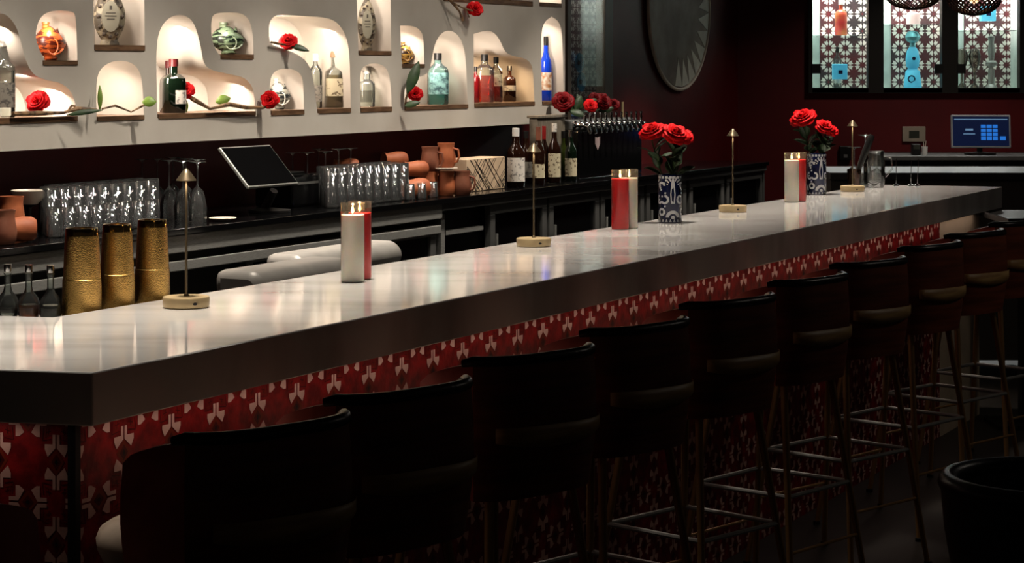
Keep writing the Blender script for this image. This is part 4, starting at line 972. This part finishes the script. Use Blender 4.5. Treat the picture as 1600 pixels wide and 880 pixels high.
t = thing('straw_pot', 'small white pot on the far counter', 'pot', ((1450-800)*k, Yc+.12, zc+.0005)); bm = nb(); lathe(bm, [(0,0),(.018,0),(.022,.06),(.019,.06),(.016,.01),(0,.01)], 18); obj('pot_body', bm, m_white, t, smooth=True); bm = nb(); tube(bm,[(0,0,.012),(.01,0,.1)],.002,5); tube(bm,[(0,0,.012),(-.008,0,.095)],.002,5); obj('straws', bm, m_cream, t)
k = FW/F
t = thing('wall_socket', 'black wall outlet box low on the red far wall', 'outlet', ((1320-800)*k, FW-.001, CH-(239-HOR)*k)); bm = nb(); box(bm, -9*k,9*k,-.04,0,-11*k,11*k); obj('outlet_body', bm, m_black, t, bevel=.004); bm = nb(); box(bm, -3*k,3*k,-.042,-.0402,-7*k,-2*k); obj('outlet_face', bm, M('grey_outlet', (110,110,110), .5), t)

# things at the far end on the bar
def far(px, py, z=CT+.0006): return FL(px, py, z)
t = thing('glass_pitcher', 'clear glass pitcher near the far end of the bar', 'pitcher', far(1366, 293.5))
bm = nb(); lathe(bm, [(0,.002),(.044,.002),(.05,.03),(.05,.12),(.044,.155),(.047,.175),(.0455,.175),(.0425,.155),(.0485,.12),(.0485,.03),(0,.006)], 24); obj('pitcher_body', bm, m_glass, t, smooth=True)
bm = nb(); tube(bm, [(.045,0,.15),(.08,0,.14),(.085,0,.09),(.05,0,.05)], .005, 8); obj('handle', bm, m_glass, t, smooth=True)
for i, (px, py, h) in enumerate(((1356,292,.245),(1378,291.2,.16),(1346,291.5,.18))):
    me = stem_mesh(h, .034, h*.5); o = bpy.data.objects.new('coupe_glass', me); COL.objects.link(o); o.location = FL(px, py, CT+.0006)+Vector((0,.08+.07*i,0))
    tag(o, ('tallest upside-down glass behind the pitcher', 'short upside-down glass right of the pitcher', 'upside-down glass left of the pitcher')[i], 'glass')
t = thing('bar_caddy', 'small metal caddy holding a black wooden muddler', 'caddy', far(1338, 295.5)+Vector((0,.06,0)))
bm = nb(); lathe(bm, [(0,.002),(.03,.002),(.034,.09),(.032,.09),(.028,.004),(0,.004)], 20); obj('caddy_cup', bm, GL('amber_glass', (180,120,70), 1.5), t, smooth=True)
t2 = thing('muddler', 'black wooden muddler leaning in the caddy', 'muddler', far(1338, 295.5)+Vector((0,.06,.005)))
bm = nb(); tube(bm, [(-.015,0,.0),(.02,0,.085),(.05,0,.165),(.075,0,.225),(.085,0,.245)], [.010,.012,.017,.016,.012], 10); obj('muddler_body', bm, m_black, t2, smooth=True)
for i, px in enumerate((1401, 1424, 1434)):
    t = thing('bar_spoon', ('thin steel bar spoon upright, leftmost of three at bar end', 'thin steel bar spoon upright, middle of three at bar end', 'thin steel bar spoon upright, rightmost of three at bar end')[i], 'bar spoon', far(px-1, 290.5))
    bm = nb(); tube(bm, [(0,0,.006),(.003*(i-1)+.004,0,.13)], .0016, 6); obj('spoon_rod', bm, m_chrome, t)
    bm = nb(); lathe(bm, [(0,0),(.016,.0),(.013,.006),(.003,.010),(0,.010)], 14); obj('weighted_foot', bm, m_chrome, t, smooth=True)
    
# ------------------------------------------------------------------ bar stools
def stool(label, p, rz):
    t = thing('bar_stool', label, 'bar stool', p, rz, 'bar stools along the counter')
    bm = nb(); lathe(bm, [(0,.735),(.15,.735),(.167,.745),(.176,.765),(.178,.785),(.172,.802),(.155,.814),(.11,.822),(0,.824)], 36, p=2.6, c=(0,.05,0)); obj('seat', bm, m_cushion, t, smooth=True)
    bm = nb(); lathe(bm, [(0,.695),(.14,.695),(.16,.705),(.166,.734),(0,.734)], 32, p=2.6, c=(0,.03,0)); obj('seat_base', bm, m_leather, t, smooth=True)
    # curved back shell: plan path from the left wing round the back to the right wing
    path = []
    n = 30
    for i in range(n+1):
        a = R(188+164*i/n); ca, sa = cos(a), sin(a); pw = 3.2
        rr_ = 1/((abs(ca)**pw+abs(sa)**pw)**(1/pw)); path.append((.215*ca*rr_, .03+.225*sa*rr_, i/n))
    bm = nb(); th = .022; cols = []
    for (x, y, u) in path:
        wing = min(1, min(u, 1-u)/.2); ztop_ = .95+.05*wing**.6; zlo_ = .742-.04*wing; nx, ny = x, y-.03; l = math.hypot(nx, ny); nx /= l; ny /= l
        col = []
        for j in range(7):
            v = j/6; z = zlo_+(ztop_-zlo_)*v; fl = .012*sin(v*pi)-.0*v+(-.012*(1-v)); col.append((x+nx*fl, y+ny*fl, z))
        inn = [(a-nx*th, b-ny*th, z) for a, b, z in col[::-1]]
        cols.append([bm.verts.new(c) for c in col+inn])
    m = len(cols[0])
    for i, (a, b) in enumerate(zip(cols, cols[1:])):
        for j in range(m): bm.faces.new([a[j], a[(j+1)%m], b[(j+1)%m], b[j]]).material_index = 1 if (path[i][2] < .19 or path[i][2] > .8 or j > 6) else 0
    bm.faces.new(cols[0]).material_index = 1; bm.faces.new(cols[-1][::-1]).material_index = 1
    back = obj('backrest', bm, [m_backwood, M('lit_pink_leather', (228,116,100), .5, rgb2=(196,90,78), nscale=9)], t, smooth=True)  # wing leather coloured paler to stand in for light from the bar
    bm = nb(); pts = []; rad = []
    for (x, y, u) in path[5:-5]:
        wing = min(1, min(u, 1-u)/.2); l = math.hypot(x, y-.03); pts.append((x-.008*x/l, y-.008*(y-.03)/l, .95+.05*wing**.6+.002)); rad.append(.013 if wing > .9 else .010)
    tube(bm, pts, rad, 10); obj('rolled_rim', bm, m_rim, back, smooth=True)
    bm = nb(); strip = []                          # pale wood band let into the back
    for (x, y, u) in path:
        if .24 <= u <= .80:
            q = (u-.24)/.56; l = math.hypot(x, y-.03); nx, ny = x/l, (y-.03)/l
            zt_ = .862-.006*q; zb_ = .862-.05*sin(pi*min(1, .12+q*.8))**.6 if q < .99 else .855
            strip.append([bm.verts.new((x+nx*.0135, y+ny*.0135, z)) for z in (zb_, (zb_+zt_)/2, zt_)])
    for a, b in zip(strip, strip[1:]):
        for j in range(2): bm.faces.new([a[j], b[j], b[j+1], a[j+1]])
    obj('wood_band', bm, M('pale_wood_band', (206,168,112), .45, rgb2=(170,130,84), nscale=6, stretch=(1,1,8)), back, smooth=True, solid=.001)
    for sx in (1, -1):
        for sy_ in (1, -1):
            bm = nb(); tube(bm, [(sx*.125, sy_*.125, .70), (sx*.21, sy_*.21, .004)], [.011,.009], 10); l = obj('leg', bm, m_legbrass, t, smooth=True)
            bm = nb(); lathe(bm, [(0,0),(.013,0),(.013,.012),(0,.014)], 12, c=(sx*.2105, sy_*.2105, 0)); obj('foot_cap', bm, m_black, l)
    bm = nb(); q = .166
    for a, b in (((-q,-q),(q,-q)),((q,-q),(q,q)),((q,q),(-q,q)),((-q,q),(-q,-q))): tube(bm, [(a[0],a[1],.38),(b[0],b[1],.38)], .007, 8)
    obj('footrest', bm, m_steel, t, smooth=True)
    bm = nb(); q = .185
    for a, b in (((-q,-q),(q,-q)),((q,q),(-q,q))): tube(bm, [(a[0],a[1],.22),(b[0],b[1],.22)], .005, 8)
    obj('stretcher', bm, m_legbrass, t, smooth=True)
    return t
LB = ['striped wooden bar stool nearest the camera showing its pale seat', 'second bar stool from the near corner of the bar', 'third bar stool from the near corner of the bar', 'fourth bar stool from the near corner of the bar',
      'fifth bar stool from the near corner, with a pale wood stripe', 'sixth bar stool from the near corner of the bar', 'seventh bar stool from the near corner of the bar', 'eighth bar stool from the near corner of the bar', 'ninth bar stool, near the far end of the bar', 'tenth bar stool, farthest and cut by the right edge']
RZ = R(46); proto = None
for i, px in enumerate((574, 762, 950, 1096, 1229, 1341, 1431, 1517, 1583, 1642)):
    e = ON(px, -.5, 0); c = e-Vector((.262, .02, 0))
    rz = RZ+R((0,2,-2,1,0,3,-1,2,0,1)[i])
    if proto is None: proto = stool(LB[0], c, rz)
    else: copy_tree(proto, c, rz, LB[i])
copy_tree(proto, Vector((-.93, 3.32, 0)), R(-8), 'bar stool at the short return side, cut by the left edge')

# barrel chair in the lower right corner
Yb = 4.75
t = thing('tub_chair', 'black leather tub chair in the lower right corner', 'chair', FL(1640, 108+ (CH-.0)/(Yb/F), 0.0))
rr = .235; zt4 = .72
bm = nb(); cols = []; n = 44
for i in range(n+1):
    a = R(-60)+R(300)*i/n+R(120); ca, sa = cos(a), sin(a)
    prof = [(.60*rr,.14),(.80*rr,.40),(.96*rr,.62),(1.0*rr,zt4),(.86*rr,zt4),(.80*rr,.62),(.74*rr,.42),(.5*rr,.42)]
    cols.append([bm.verts.new((r*ca, r*sa, z)) for r, z in prof])
for a, b in zip(cols, cols[1:]):
    for j in range(len(a)): bm.faces.new([a[j], a[(j+1)%len(a)], b[(j+1)%len(a)], b[j]])
bm.faces.new(cols[0]); bm.faces.new(cols[-1][::-1])
o = obj('tub_shell', bm, m_chairleather, t, smooth=True)
bm = nb(); tube(bm, [(.93*rr*cos(R(60)+R(300)*i/n), .93*rr*sin(R(60)+R(300)*i/n), zt4+.004) for i in range(n+1)], .022, 12); obj('rolled_rim', bm, m_chairleather, o, smooth=True)
bm = nb(); lathe(bm, [(0,.36),(.72*rr,.36),(.74*rr,.44),(.68*rr,.47),(0,.48)], 32); obj('seat_cushion', bm, m_chairleather, t, smooth=True)
bm = nb(); lathe(bm, [(0,0),(.62*rr,0),(.62*rr,.02),(.5*rr,.14),(0,.14)], 32); obj('plinth', bm, m_black, t, smooth=True)
# glassware tray far right
t = thing('side_table', 'low dark side table behind the last stools at the right edge', 'table', (FX(1612,9.8), 9.8, 0))
bm = nb(); zq = CH-(338-HOR)*9.8/F; box(bm, -.14,.4,-.15,.45, zq-.03, zq); obj('table_top', bm, m_black, t, bevel=.004)
bm = nb(); box(bm, -.02,.06,.1,.18, .02, zq-.031); box(bm,-.15,.25,0,.3,0,.02); obj('pedestal', bm, m_black, t)
